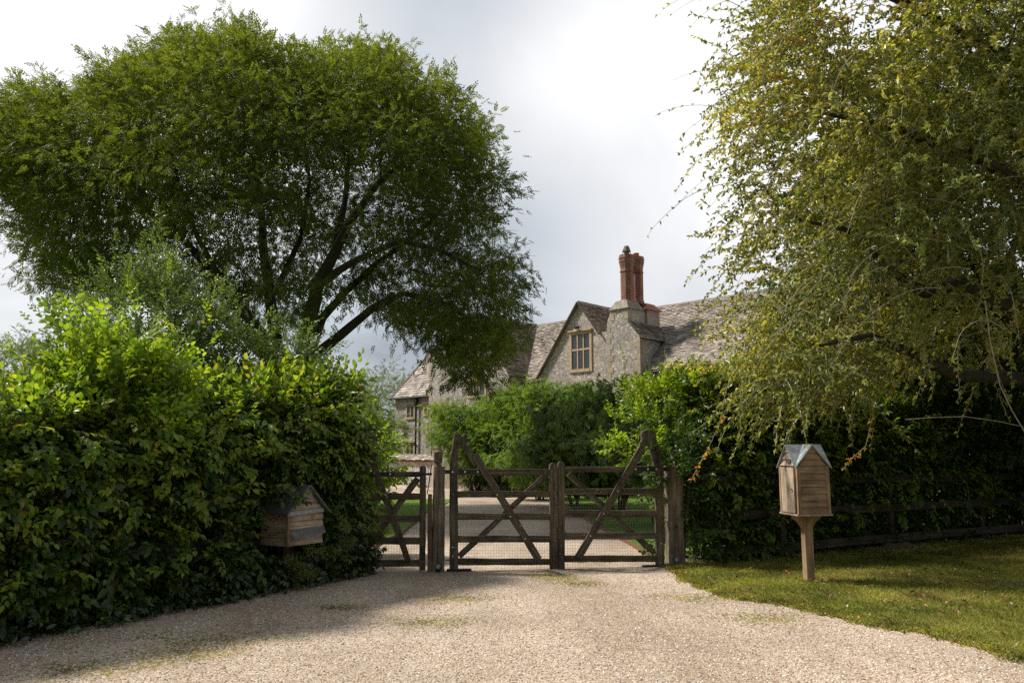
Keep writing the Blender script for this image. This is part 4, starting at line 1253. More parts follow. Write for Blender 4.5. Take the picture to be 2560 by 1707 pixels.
# ================================================================== FENCES IN THE HEDGES
def fence(name, a, b, zs, label, bw=.14, posts=3, side=1, off=0.0):
    a = Vector((*a, 0)); b = Vector((*b, 0)); d = (b - a); L = d.length; d.normalize(); nn = Vector((d.y, -d.x, 0)) * side
    root = empty(name, a, 0, label, 'fence')
    G = Gate(a, nn, root)
    def plank(nm, A, B, w_, th):
        mb = MB(); ax = (B - A).normalized(); up = nn.cross(ax).normalized(); l_ = (B - A).length
        mb.obox((A + B) / 2, ax * l_ / 2, nn * th / 2, up * w_ / 2); me = mb.mesh(nm); Lr = me.uv_layers.new(name='UVMap'); r0 = random.random() * 9
        for p in me.polygons:
            for li in p.loop_indices:
                co = me.vertices[me.loops[li].vertex_index].co - A; Lr.data[li].uv = (co.dot(ax) + r0, co.dot(up) + co.dot(nn) + r0)
        o = link(nm, me, M['fence'], root); bb = o.modifiers.new('bevel', 'BEVEL'); bb.width = .006; bb.limit_method = 'ANGLE'
    for i in range(posts):
        c = a + d * (L * (i + .5) / posts); plank('post', c - nn * .06 + Vector((0, 0, -.05)), c - nn * .06 + Vector((0, 0, max(zs) + .12)), .12, .075)
    for z in zs:
        n = max(1, round(L / 2.7))
        for i in range(n):
            plank('rail', a + d * (L * i / n + .004) + Vector((0, 0, z + random.uniform(-.01, .01))), a + d * (L * (i + 1) / n - .004) + Vector((0, 0, z + random.uniform(-.01, .01))), bw, .038)


fence('rail_fence', (2.95, 11.55), (9.6, 15.3), (.17, .66, 1.12), 'dark post and rail fence running under the weeping tree', posts=3, bw=.13)
fence('rail_fence', (-5.68, 4.86), (-2.16, 10.88), (.13, .56, 1.02), 'brown rail fence buried in the left hedge', posts=4, bw=.135)


# ================================================================== POSTBOXES
def clad(mb, O, ex, ez, w, h, n, t=.014, en=None, top=None):
    """horizontal overlapping boards on a face; top(z)->(x0,x1) clips gable boards"""
    ex = Vector(ex); ez = Vector(ez); en = Vector(en)
    for i in range(n):
        z0, z1 = h * i / n, h * (i + 1) / n + .004
        def span(z):
            return top(z) if top else (0, w)
        a0, b0 = span(z0); a1, b1 = span(min(z1, h))
        if b0 - a0 < .02: continue
        if b1 <= a1: a1 = b1 = (a1 + b1) / 2
        lo = t + .012; hi = t * .25
        P = lambda x, z, o: O + ex * x + ez * z + en * o
        mb.box8([P(a0, z0, 0), P(b0, z0, 0), P(b0, z0, lo), P(a0, z0, lo), P(a1, z1, 0), P(b1, z1, 0), P(b1, z1, hi), P(a1, z1, hi)])


def uvfix(o, ax=None):
    me = o.data
    L = me.uv_layers.get('UVMap') or me.uv_layers.new(name='UVMap')
    for p in me.polygons:
        n = p.normal; r0 = (p.index // 6) * .37
        t = Vector((0, 0, 1)).cross(n)
        t = t.normalized() if t.length > .2 else Vector((1, 0, 0))
        b = n.cross(t)
        for li in p.loop_indices:
            co = me.vertices[me.loops[li].vertex_index].co
            L.data[li].uv = ((co.dot(t) + r0, co.dot(b) + r0) if ax is None else (co.dot(b) + r0, co.dot(t) + r0))


def postbox_on_post():
    # nearest vertical corner, then the two visible faces
    T = 9.72
    c = at(798.4, 513.5, T); z0 = c.z; K = Vector((c.x, c.y, z0)); s = .415
    phi = math.radians(25.0 - 16.5)
    toR = Vector((math.cos(phi), math.sin(phi), 0)); toL = Vector((-math.sin(phi), math.cos(phi), 0))
    # true cube in plan: right face runs along toR, left face along toL (away from the viewer)
    nR = Vector((toR.y, -toR.x, 0)); nL = -toR
    cen = K + toR * s / 2 + toL * s / 2
    root = empty('postbox', (cen.x, cen.y, 0), 0, 'brown wooden postbox shaped like a little house on a post in the grass', 'postbox')
    Z = Vector((0, 0, 1)); h = .565; gh = .245
    def corner(a, b): return K + toR * a + toL * b
    # core box with cross gables
    mb = MB(); mb.box8([corner(.015, .015), corner(s - .015, .015), corner(s - .015, s - .015), corner(.015, s - .015)] + [corner(.015, .015) + Z * h, corner(s - .015, .015) + Z * h, corner(s - .015, s - .015) + Z * h, corner(.015, s - .015) + Z * h])
    for (o_, e_, d_) in ((corner(.0, .016), toR, toL), (corner(.016, 0), toL, toR)):
        mb.prism([o_ + e_ * .02 + Z * (h - .001), o_ + e_ * (s - .02) + Z * (h - .001), o_ + e_ * s / 2 + Z * (h + gh - .03)], d_ * (s - .034))
    o = mb.build('body', M['cedar'], root); uvfix(o)
    mb = MB(); clad(mb, corner(.045, .014), toR, Z, s - .09, h, 7, en=nR); 
    clad(mb, corner(.0, .014) + Z * (h + .003), toR, Z, s, gh, 3, en=nR, top=lambda z: (.03 + z / gh * (s / 2 - .02), s - .03 - z / gh * (s / 2 - .02)))
    o = mb.build('boarding', M['cedar'], root); uvfix(o)
    mb = MB(); clad(mb, corner(.014, .0) + Z * (h + .003), toL, Z, s, gh, 3, en=nL, top=lambda z: (.03 + z / gh * (s / 2 - .02), s - .03 - z / gh * (s / 2 - .02)))
    o = mb.build('gable_boarding', M['cedar_pale'], root); uvfix(o)
    for (ca, ea, eb) in ((corner(.022, .005), .022, .018), (corner(s - .022, .005), .022, .018), (corner(-.002, s - .02), .014, .02)):
        mb = MB(); mb.obox(ca + Z * h / 2, toR * ea, toL * eb, Z * h / 2); o = mb.build('corner_post', M['cedar'], root); uvfix(o, 1)
    mb = MB(); mb.obox(corner(-.004, s / 2 + .003) + Z * (h / 2 - .005), toR * .012, toL * (s / 2 - .048), Z * (h / 2 - .012))
    dr = mb.build('door', M['cedar_pale'], root, bevel=.003); uvfix(dr, 1)
    mb = MB(); mb.tube([corner(-.018, .085) + Z * .285, corner(-.034, .085) + Z * .287, corner(-.037, .12) + Z * .28], .006, 6); mb.build('handle', M['iron'], dr)
    mb = MB(); mb.obox(corner(-.016, s / 2 - .05) + Z * (h + .055), toR * .004, toL * .045, Z * .024); pl = mb.build('name_plate', M['lead_dark'], root)
    mb = MB(); mb.box8([corner(-.02, -.02) - Z * .022, corner(s + .02, -.02) - Z * .022, corner(s + .02, s + .02) - Z * .022, corner(-.02, s + .02) - Z * .022, corner(-.02, -.02) - Z * .002, corner(s + .02, -.02) - Z * .002, corner(s + .02, s + .02) - Z * .002, corner(-.02, s + .02) - Z * .002])
    o = mb.build('base_board', M['cedar_grey'], root); uvfix(o)
    # lead covered cross gable roof
    mb = MB(); ov = .03; g0 = h - .035; pk = h + gh; up = Z * .016
    def K3(a, b, z): return corner(s / 2 + a, s / 2 + b) + Z * z
    hs = s / 2 + ov; CC = K3(0, 0, pk)
    ring = [(hs, -hs), (hs, hs), (-hs, hs), (-hs, -hs)]; mids = [(hs, 0), (0, hs), (-hs, 0), (0, -hs)]
    for i in range(4):
        a0 = K3(*ring[i], g0); b0 = K3(*ring[(i + 1) % 4], g0); m0 = K3(*mids[i], pk)
        for tri in ((m0, a0, CC), (m0, CC, b0)):
            mb.prism(list(tri), up)
    mb.build('roof', M['lead'], root)
    # post with curved brackets
    mb = MB(); q = .052
    mb.box8([cen - toR * q - toL * q - Z * (z0 + .05), cen + toR * q - toL * q - Z * (z0 + .05), cen + toR * q + toL * q - Z * (z0 + .05), cen - toR * q + toL * q - Z * (z0 + .05),
             cen - toR * q - toL * q - Z * .031, cen + toR * q - toL * q - Z * .031, cen + toR * q + toL * q - Z * .031, cen - toR * q + toL * q - Z * .031])
    o = mb.build('post', M['cedar'], root, bevel=.005); uvfix(o, 1)
    for e_ in (toR, -toR, toL, -toL):
        pr = [cen + e_ * .053 - Z * .20, cen + e_ * .053 - Z * .032, cen + e_ * .19 - Z * .032, cen + e_ * .165 - Z * .065, cen + e_ * .12 - Z * .10, cen + e_ * .085 - Z * .15]
        sd = Z.cross(e_).normalized() * .028
        mb = MB(); mb.prism([p - sd for p in pr], sd * 2); o = mb.build('bracket', M['cedar'], root); uvfix(o, 1)


postbox_on_post()


def postbox_in_hedge():
    d = Vector((.505, .863, 0)).normalized(); nn = Vector((d.y, -d.x, 0)); Z = Vector((0, 0, 1))
    c = at(286.8, 546, 9.28); K = Vector((c.x, c.y, c.z)); W, D, h, gh = .56, .42, .375, .29
    root = empty('postbox', (K.x + .1, K.y, 0), 0, 'weathered wooden letter box with lead roof poking out of the left hedge', 'postbox')
    C = lambda a, b: K + d * a - nn * b
    mb = MB(); mb.box8([C(.012, .012), C(W - .012, .012), C(W - .012, D), C(.012, D)] + [p + Z * h for p in (C(.012, .012), C(W - .012, .012), C(W - .012, D), C(.012, D))])
    mb.prism([C(.02, .014) + Z * (h + .001), C(W - .02, .014) + Z * (h + .001), C(W / 2, .014) + Z * (h + gh - .03)], -nn * (D - .02))
    o = mb.build('body', M['cedar_grey'], root); uvfix(o)
    mb = MB(); clad(mb, C(.02, .012), d, Z, W - .022, h, 4, t=.018, en=nn)
    clad(mb, C(.02, .012) + Z * (h + .02), d, Z, W - .04, gh - .03, 3, t=.014, en=nn, top=lambda z: (z / gh * (W / 2), W - .04 - z / gh * (W / 2)))
    clad(mb, C(.012, D), nn, Z, D - .02, h, 4, t=.012, en=-d)
    o = mb.build('boarding', M['cedar_grey'], root); uvfix(o)
    mb = MB(); mb.obox(C(.004, .0) + Z * h / 2, d * .018, nn * .018, Z * h / 2); o = mb.build('corner_post', M['cedar'], root); uvfix(o, 1)
    mb = MB(); ov = .06
    for sg in (-1, 1):
        a = C(W / 2, -ov) + Z * (h + gh); low = C(W / 2 + sg * (W / 2 + .05), -ov) + Z * (h - .02)
        q = (low - a).cross(-nn).normalized(); q = q if q.z > 0 else -q; dd = -nn * (D + ov)
        P = [a, low, low + dd, a + dd]; mb.box8(P + [p + q * .018 for p in P])
    mb.build('roof', M['lead_dark'], root)
    mb = MB(); mb.box8([C(-.03, -.028) + Z * (h - .035), C(W - .01, -.028) + Z * (h - .02), C(W - .01, .01) + Z * (h + .0), C(-.03, .01) + Z * (h - .015), C(-.03, -.02) + Z * (h + .012), C(W - .01, -.02) + Z * (h + .02), C(W - .01, .01) + Z * (h + .025), C(-.03, .01) + Z * (h + .02)])
    mb.build('drip_strip', M['lead'], root)
    mb = MB(); mb.box8([C(.05, -.075) + Z * .085, C(W + .005, -.06) + Z * .115, C(W + .005, -.02) + Z * .16, C(.02, -.02) + Z * .13, C(.05, -.06) + Z * .12, C(W + .005, -.045) + Z * .135, C(W + .005, -.02) + Z * .195, C(.02, -.02) + Z * .165])
    o = mb.build('letter_flap', M['lead_dark'], root, bevel=.004)
    c2_ = C(W * .66, -.024) + Z * (h - .07); mb = MB(); pts = [c2_ + d * (.016 * math.cos(a)) + Z * (.02 * math.sin(a)) for a in [i * .7 for i in range(10)]]
    mb.tube(pts, .0035, 5); mb.build('ring_handle', M['brass'], root)
    mb = MB(); cc = C(W / 2, D * .6); mb.box((cc.x - .05, cc.y - .05, -.02), (cc.x + .05, cc.y + .05, cc.z - .001)); o = mb.build('post', M['fence'], root); uvfix(o, 1)


postbox_in_hedge()

# half buried log at the foot of the right fence, cast iron cover in the grass
p = ground(840 + 20, 544); mb = MB()
pts = [at(880 + i * 4, 543 - i * .4, 13.4) for i in range(0, 11)]
pts = [Vector((q.x, q.y, .05 + .012 * math.sin(i * 1.3))) for i, q in enumerate(pts)]
mb.tube(pts, [.02, .035, .05, .055, .05, .055, .06, .05, .045, .035, .02], 9); tag(mb.build('log', M['gatepost'], smooth=True), 'short pale log lying in the shade below the rail fence', 'log')
mb = MB(); c = ground(1016, 585); mb.box((c.x - .28, c.y - .14, .0), (c.x + .3, c.y + .14, .036)); tag(mb.build('drain_cover', M['lead_dark']), 'flat grey cover set in the grass at the right edge', 'cover')

# ================================================================== HEDGES AND SHRUBS
HB = [tpl_alt(7, .29, .100, .64, .35, 0, 52), tpl_alt(8, .30, .086, .60, .45, 1, 46), tpl_alt(7, .22, .068, .66, .3, 2, 56), tpl_alt(6, .26, .104, .62, .5, 3, 50), tpl_alt(9, .36, .078, .58, .25, 4, 55)]
HBs = [tpl_alt(6, .17, .06, .62, .35, s + 10, 50) for s in range(3)]
UP = [tpl_alt(9, .36, .072, .60, .15, s + 20, 50, curve=0.02) for s in range(3)]


def hedge(name, a, b, thick, hfun, label, nf, nt, ni, back=False, side=1, seed=1, topyoung=.55, scale=1.0, front_out=None, shoots=500, holes=None, cat='hedge'):
    a = np.array(a, float); b = np.array(b, float); d = (b - a); L = np.linalg.norm(d); d /= L; o = np.array([d[1], -d[0]]) * side   # outward of the front face
    root = empty(name, (a[0], a[1], 0), 0, label, cat)
    cl = Cloud()
    D3 = np.array([d[0], d[1], 0]); O3 = np.array([o[0], o[1], 0]); Z3 = np.array([0, 0, 1.])
    def pos(s, w, z): return np.c_[a[0] + d[0] * s - o[0] * w, a[1] + d[1] * s - o[1] * w, z]
    def bulge(s, z): return .10 * vnoise(np.c_[s, s * 0, z], 2.6, seed) + .09 * vnoise(np.c_[s, s * 0, z], 8.5, seed + 3)
    # front
    s = RG.random(nf) * L; hz = hfun(s); z = .06 + (hz - .06) * RG.random(nf)
    w = -bulge(s, z) + .42 * RG.random(nf) ** 1.5 + .35 * np.clip((z / hz - .72) / .28, 0, 1) ** 2
    P = pos(s, w, z)
    gap = vnoise(np.c_[s, s * 0, z * 1.7], 5.5, seed + 11) + .5 * vnoise(np.c_[s, w * 0, z * 1.5], 12, seed + 12)
    k = (gap > -.25) | (w > .22 + .1 * RG.random(nf)); P = P[k]; s = s[k]; z = z[k]; hz = hz[k]; w = w[k]
    if holes is not None:
        k = ~holes(s, z, w); P = P[k]; s = s[k]; z = z[k]; hz = hz[k]
    n = len(P)
    X = O3 * RG.uniform(.3, 1.1, (n, 1)) + D3 * RG.normal(0, .55, (n, 1)) + Z3 * RG.normal(-.12, .35, (n, 1))
    Z = O3 * RG.uniform(.1, .9, (n, 1)) + Z3 * RG.uniform(.5, 1.2, (n, 1)) + RG.normal(size=(n, 3)) * .3
    ty = RG.random(n) < np.clip((z / hz - .76) * 3.0, .03, topyoung)
    S = scale * RG.uniform(.75, 1.2, n)
    cl.many(HB, P[~ty], X[~ty], Z[~ty], S[~ty]); cl.many(HB, P[ty], X[ty], Z[ty], S[ty] * 1.05, mo=2)
    # back face (seen from other sides)
    if back:
        n = nf // 3; s = RG.random(n) * L; z = .06 + (hfun(s) - .06) * RG.random(n); w = thick - .3 * RG.random(n) + bulge(s, z + 5)
        cl.many(HB, pos(s, w, z), -O3 + D3 * RG.normal(0, .5, (n, 1)), Z3 + RG.normal(size=(n, 3)) * .4, scale * 1.1)
    # interior
    s = RG.random(ni) * L; z = .1 + (hfun(s) - .25) * RG.random(ni); w = .3 + (thick - .45) * RG.random(ni)
    cl.many(HB, pos(s, w, z), rand_dir(ni), rand_dir(ni, 1), scale * 1.25)
    # top
    s = RG.random(nt) * L; w = thick * RG.random(nt); edge = np.minimum(w, thick - w) / (thick / 2)
    z = hfun(s) + .16 * vnoise(np.c_[s, w, s * 0], 2.2, seed + 7) + .12 * np.sqrt(np.clip(edge, 0, 1)) - .3 * RG.random(nt) ** 2
    X = Z3 * RG.uniform(.1, 1.1, (nt, 1)) + O3 * RG.normal(.15, .6, (nt, 1)) + D3 * RG.normal(0, .6, (nt, 1)); Z = rand_dir(nt, 1.2)
    ty = RG.random(nt) < topyoung
    cl.many(HB, pos(s, w, z)[~ty], X[~ty], Z[~ty], scale); cl.many(HB, pos(s, w, z)[ty], X[ty], Z[ty], scale, mo=2)
    # sprays that stick out of the face and catch the sun
    m_ = nf // 22; s = RG.random(m_) * L; z = .35 + (hfun(s) - .35) * RG.random(m_) ** .6; w = -.10 - .16 * RG.random(m_)
    P = pos(s, w, z)
    if holes is not None:
        k = ~((s > 4.9) & (s < 6.4) & (z < 1.35) & (z > .3)) if side == 1 and seed == 1 else np.ones(m_, bool)
        P = P[k]
    n = len(P); cl.many(UP[:1] + HB, P, O3 * .5 + D3 * RG.normal(0, .9, (n, 1)) + Z3 * RG.normal(-.1, .4, (n, 1)), Z3 + O3 * .5 + RG.normal(size=(n, 3)) * .2, scale * .95, mo=2)
    # upright shoots
    s = RG.random(shoots) * L; w = thick * RG.random(shoots); z = hfun(s) + RG.uniform(0, .12, shoots)
    X = Z3 + RG.normal(size=(shoots, 3)) * .3; Z = rand_dir(shoots, 0, .3)
    cl.many(UP, pos(s, w, z), X, Z, scale * RG.uniform(.7, 1.5, shoots), mo=2)
    f = cl.build('foliage', [M['L_hedge'], M['twig'], M['L_young'], M['twig']], root)
    # stems
    mb = MB()
    for i in range(int(L * 5)):
        s0 = (i + random.random()) / 5; w0 = thick * random.uniform(.3, .7); h0 = float(hfun(np.array([s0]))[0]) * .9
        pts = [];
        for k in range(6):
            t = k / 5; pts.append((a[0] + d[0] * (s0 + random.uniform(-.1, .1) * t) - o[0] * (w0 + random.uniform(-.2, .2) * t), a[1] + d[1] * (s0 + random.uniform(-.1, .1) * t) - o[1] * (w0 + random.uniform(-.2, .2) * t), h0 * t))
        mb.tube(pts, [.022 - .003 * k for k in range(6)], 5, cap=False)
        for q in range(8):
            k = random.randint(1, 4); p = Vector(pts[k]); e_ = p + Vector((random.uniform(-.4, .4), random.uniform(-.4, .4), random.uniform(.05, .35))); mb.tube([p, p.lerp(e_, .5) + Vector((0, 0, .04)), e_], [.008, .006, .003], 4, cap=False)
    mb.build('stems', M['twig'], root)
    return root


def box_hole(s, z, w):     # the letter box and its roof stay clear
    box = (s > 5.15) & (s < 6.30) & (z > .38) & (z < 1.26) & (w < .3)
    r = RG.random(len(s))
    rail = (z > .90) & (z < 1.16) & (s > .6) & (s < 3.0) & (w < .14) & (r < .8)
    foot = (z < .30) & (s > 1.2) & (s < 3.4) & (w < .25) & (r < .85)
    return box | rail | foot


hedge('hedge', FL0, FL1, 1.25, lambda s: 1.36 + .88 * np.clip(s / 6.0, 0, 1) + .09 * np.sin(s * 1.9 + .5), 'tall leafy hornbeam hedge with yellow green top left of the gates', 10500, 3600, 3200, True, 1, 1, .62, 1.0, shoots=650, holes=box_hole)
HR0 = (2.72, 11.85)
hedge('hedge', (2.72, 11.50), (10.1, 15.7), 1.3, lambda s: 2.26 + .1 * np.sin(s * 1.3) + .12 * np.exp(-(s - .6) ** 2) - .15 * np.clip((s - 3) / 4, 0, 1), 'dark hornbeam hedge right of the gates under the weeping tree', 8200, 2800, 2800, False, 1, 5, .5, 1.05, shoots=380,
      holes=lambda s, z, w: (w < .12) & (z < 1.25) & (s > .9) & (RG.random(len(s)) < np.clip(.35 + .2 * s, 0, .97)))


def shrub(name, center, radii, N, tpls, mats, label, S=1.0, up=.4, shell=.55, cat='shrub', trunk=True, bulge_=.18, seed=0, zmin=.05, stem_mat='twig', droop=0.0, group=None, extra=None, stems=10, nflat=1.0, csz=.16, cn=26):
    c = np.array(center, float); r = np.array(radii, float)
    root = empty(name, (c[0], c[1], 0), 0, label, cat, group)
    cl = Cloud(); d = rand_dir(N); q = RG.random(N) ** (1 / 3.) * (1 - shell) + shell * RG.random(N) ** .25
    k = 1 + bulge_ * vnoise(d * 2, 2.3, seed) + bulge_ * .6 * vnoise(d * 2, 5.5, seed + 2)
    K = max(20, N // cn); pick = RG.integers(0, K, N); d = d[pick]; q = q[pick]; k = k[pick]
    P = c + d * r * (q * k)[:, None]; off = RG.normal(size=(N, 3)) * csz * float(np.mean(r)) * [1, 1, .6]; P = P + off; d = nrm(d + off / (csz * float(np.mean(r))) * .5); keep = P[:, 2] > zmin; P = P[keep]; d = d[keep]; n = len(P)
    X = nrm(d * [1, 1, .6]) + RG.normal(size=(n, 3)) * .45 + np.array([0, 0, up]) ; X[:, 2] -= droop
    Z = rand_dir(n, 1.1 * nflat) + d * .4
    cl.many(tpls, P, X, Z, S * RG.uniform(.75, 1.25, n), rnd=np.clip(.5 + .4 * vnoise(P, 1.7, seed), 0, 1))
    if extra: extra(cl)
    cl.build('foliage', mats, root)
    if trunk:
        mb = MB()
        for i in range(stems):
            a = random.uniform(0, 6.28); e_ = c + r * np.array([math.cos(a) * .75, math.sin(a) * .75, random.uniform(.1, .8)])
            b = Vector((c[0] + random.uniform(-.1, .1) * r[0], c[1] + random.uniform(-.1, .1) * r[1], -.05)); e_ = Vector(e_)
            mid = b.lerp(e_, .5) + Vector((0, 0, .15 * r[2])); mb.tube([b, b.lerp(mid, .6), mid, e_], [.03, .024, .018, .006], 5, cap=False)
        mb.build('stems', M[stem_mat], root)
    return root


# tall growth behind the left hedge
def spikes(lst, tpls, S, mo=0, step=.055):
    def f(cl):
        for (x, y, z0, z1, lean) in lst:
            n = int((z1 - z0) / step * 2); t = np.linspace(0, 1, n); P = np.c_[x + lean * t + RG.normal(0, .012, n), y + RG.normal(0, .012, n), z0 + (z1 - z0) * t]
            X = rand_dir(n, .9, .5); X[-3:] = [0, 0, 1]; cl.many(tpls, P, X, rand_dir(n, .6), S * (1.15 - .55 * t), mo=mo)
    return f


NR = [tpl_alt(7, .16, .055, .42, .35, s + 40, 48) for s in range(3)]
BG = [tpl_alt(7, .26, .085, .62, .25, s + 50, 50, curve=0) for s in range(3)]
p = at(150, 300, 10.3)
shrub('shrub', (p.x, 10.3, 2.3), (1.15, 1.0, 1.75), 5200, NR, [M['L_shrub'], M['twig']], 'tall grey green shrub with upright spires behind the left hedge', 1.0, .7, seed=3,
      extra=spikes([(p.x + .05, 10.3, 3.4, 4.75, -.05), (p.x + .1, 10.25, 3.2, 4.45, .0), (p.x - .35, 10.2, 3.3, 4.35, -.1), (p.x + .4, 10.3, 3.2, 3.95, .1), (p.x - .1, 10.1, 3.4, 4.3, .06), (p.x + .15, 10.5, 3.4, 4.35, .06), (p.x + 1.0, 10.2, 2.9, 3.85, .02), (p.x + .75, 10.2, 2.7, 3.4, 0), (p.x - .7, 10.1, 2.9, 3.5, -.05)], NR, 1.3))
p = at(245, 340, 10.9)
shrub('shrub', (p.x, 10.9, 2.0), (1.3, .8, 1.35), 4000, NR, [M['L_shrub'], M['twig']], 'rounded grey green shrub behind the middle of the left hedge', 1.0, .6, seed=8,
      extra=spikes([(p.x - .15, 10.8, 2.9, 3.85, .03), (p.x + .4, 10.7, 2.8, 3.35, .03), (p.x - .6, 10.8, 2.8, 3.4, -.03), (p.x + .75, 10.8, 2.6, 3.2, .03)], NR, 1.25))
p = at(118, 340, 8.3)
shrub('shrub', (p.x - .05, 8.3, 1.75), (.72, .6, 1.2), 2000, BG, [M['L_young'], M['twig']], 'loose bright yellow green shrub rising above the near hedge', .95, .8, seed=12, bulge_=.25,
      extra=spikes([(p.x - .45, 8.2, 2.5, 3.1, -.1), (p.x + .1, 8.2, 2.8, 3.3, .05), (p.x + .45, 8.3, 2.8, 3.55, .04), (p.x + .9, 8.4, 2.6, 3.3, .05), (p.x - .85, 8.0, 2.0, 2.65, -.12), (p.x + .2, 8.1, 2.8, 3.45, -.03)], BG, .62, step=.13))

p = at(268, 500, 9.2); q = at(300, 484, 9.3)
cl = Cloud(); r_ = empty('hedge_spray', (p.x, 9.2, 0), 0, 'leafy hornbeam sprays hanging over the roof of the hedge letter box', 'branch')
P = np.array([tuple(at(random.uniform(246, 300), random.uniform(476, 500), random.uniform(9.0, 9.35))) for _ in range(14)] + [tuple(at(random.uniform(240, 268), random.uniform(500, 560), random.uniform(9.0, 9.3))) for _ in range(8)])
cl.many(HB, P, np.array([.7, -.5, -.1]) + RG.normal(size=(len(P), 3)) * .5, rand_dir(len(P), 1.6), .85)
cl.build('foliage', [M['L_hedge'], M['twig']], r_)
mb = MB(); mb.tube([at(250, 480, 9.7), at(262, 484, 9.4), at(285, 488, 9.2)], [.008, .006, .003], 5); mb.build('twig', M['twig'], r_)

# evergreen ground cover at the foot of the left hedge
cl = Cloud(); n = 1900; s_ = RG.random(n) ** .8; sp = np.c_[FL0[0] + (FL1[0] - FL0[0]) * s_, FL0[1] + (FL1[1] - FL0[1]) * s_] + np.c_[.863 * np.ones(n), -.505 * np.ones(n)] * (RG.normal(.02, .13, n) + .16 * np.clip((s_ - .68) * 4, 0, 1))[:, None]
IV = [tpl_palm(6, .075, .42, s) for s in range(3)]
hh = RG.random(n) ** 1.6 * (.14 + .34 * np.clip((s_ - .68) * 4, 0, 1))
cl.many(IV, np.c_[sp, .02 + hh], rand_dir(n, .5), rand_dir(n, 1.4), RG.uniform(.6, 1.2, n))
tag(cl.build('ground_cover', [M['L_ivy'], M['twig']]), 'dark glossy evergreen ground cover along the foot of the left hedge', None, None, 'stuff')

# berried shrub below the letter box
BR = []
for s in range(3):
    R = random.Random(s); t = Tpl()
    for i in range(16):
        p_ = Vector((R.uniform(-1, 1), R.uniform(-1, 1), R.uniform(-1, 1))) * .05
        t.leaf(p_, (R.uniform(-1, 1), R.uniform(-1, 1), R.uniform(-1, .5)), (R.uniform(-1, 1), R.uniform(-1, 1), 1), .022, .8, .2, .1, True)
    BR.append(t.done())
p = at(305, 552, 9.35)
shrub('berry_shrub', (p.x, 9.42, .27), (.26, .24, .26), 110, BR, [M['L_berry'], M['twig']], 'small shrub with orange berries under the hedge letter box', .8, seed=4, trunk=False, zmin=.02)
shrub('berry_shrub', (p.x + .33, 9.85, .42), (.12, .15, .35), 60, BR, [M['L_berry'], M['twig']], 'reddish berried sprig right of the hedge letter box', .8, seed=6, trunk=False, zmin=.02)

# young shoots around the right gate post, in front of the hedge
p = at(668, 400, 11.7)
shrub('shrub', (p.x + .15, 12.3, 1.95), (.8, .5, .66), 420, BG, [M['L_young'], M['twig']], 'bright leafy hazel rising above the right gate post', .9, .7, seed=21, zmin=1.2, bulge_=.3,
      extra=spikes([(p.x, 12.0, 2.3, 3.0, .05), (p.x - .5, 12.1, 2.2, 3.1, -.1), (p.x + .35, 12.1, 2.3, 2.9, .1), (p.x + .75, 12.3, 2.3, 2.85, .1)], BG, .55, step=.15))
p = at(655, 480, 11.7)
shrub('shrub', (p.x + .3, 11.5, 1.15), (.26, .3, .8), 230, HB, [M['L_hedge'], M['twig']], 'slim leafy growth behind the right hanging stile', 1.0, seed=22, stems=4)

# wisteria and shrubs beyond the gates
WI = [tpl_pinnate(11, .27, .075, .40, s, .35) for s in range(3)]
PL = [tpl_palm(6, .17, .28, s + 5) for s in range(3)]
r = empty('wisteria', (0, 33.5, 0), 0, 'wisteria draped over the courtyard wall with a bright sunlit top', 'climber')
cl = Cloud()
poly = [(431, 414), (440, 404), (455, 410), (470, 406), (486, 400), (505, 393), (520, 384), (528, 389), (537, 381), (548, 385), (560, 390), (580, 388), (600, 392), (610, 470), (585, 468), (560, 474), (520, 476), (490, 478), (475, 474), (462, 462), (450, 452), (438, 440), (432, 425)]
n = 30000; q = np.c_[RG.uniform(425, 612, n), RG.uniform(368, 482, n)]; q = q[inpoly(q, poly)]; dd = polydist(q, poly); n = len(q)
yc = 34.5 - (q[:, 0] - 431) / 180 * 5.0
th_ = 1.6 * np.sqrt(1 - (1 - np.clip(dd / 26, 0, 1)) ** 2) + .1
yy = yc + th_ * np.sign(RG.random(n) - .42) * RG.random(n) ** .45 * -1 * (1 + .25 * vnoise(np.c_[q / 14, q[:, 0] * 0], 1.6, 4))
P = at_np(q[:, 0], q[:, 1], yy)
pk = RG.integers(0, 620, n); P = P[pk] + RG.normal(size=(n, 3)) * [.22, .22, .13]
X = rand_dir(n, -.25) + [-.1, -.6, 0]; cl.many(WI, P, X, rand_dir(n, 1.2), RG.uniform(.9, 1.5, n), rnd=np.clip(.5 + .5 * vnoise(P, 1.5, 3), 0, 1))
cl.build('foliage', [M['L_wist'], M['twig']], r)
mb = MB()
for i in range(16):
    x0 = random.uniform(-1.9, 3.4); y0 = 33.2 - (x0 + 2.6) / 6 * 4.6; pts = [(x0 + random.uniform(-.2, .2), y0 + random.uniform(-.1, .1), z) for z in (-.05, .5, 1.1, 1.9, 2.8)]; mb.tube(pts, [.06, .05, .04, .03, .02], 6, cap=False)
mb.build('stems', M['bark'], r)
for (u0, v0, u1, v1, yl) in ((470, 458, 500, 452, 31), (498, 470, 515, 461, 30), (548, 460, 570, 455, 27), (555, 472, 580, 463, 26)):
    pass
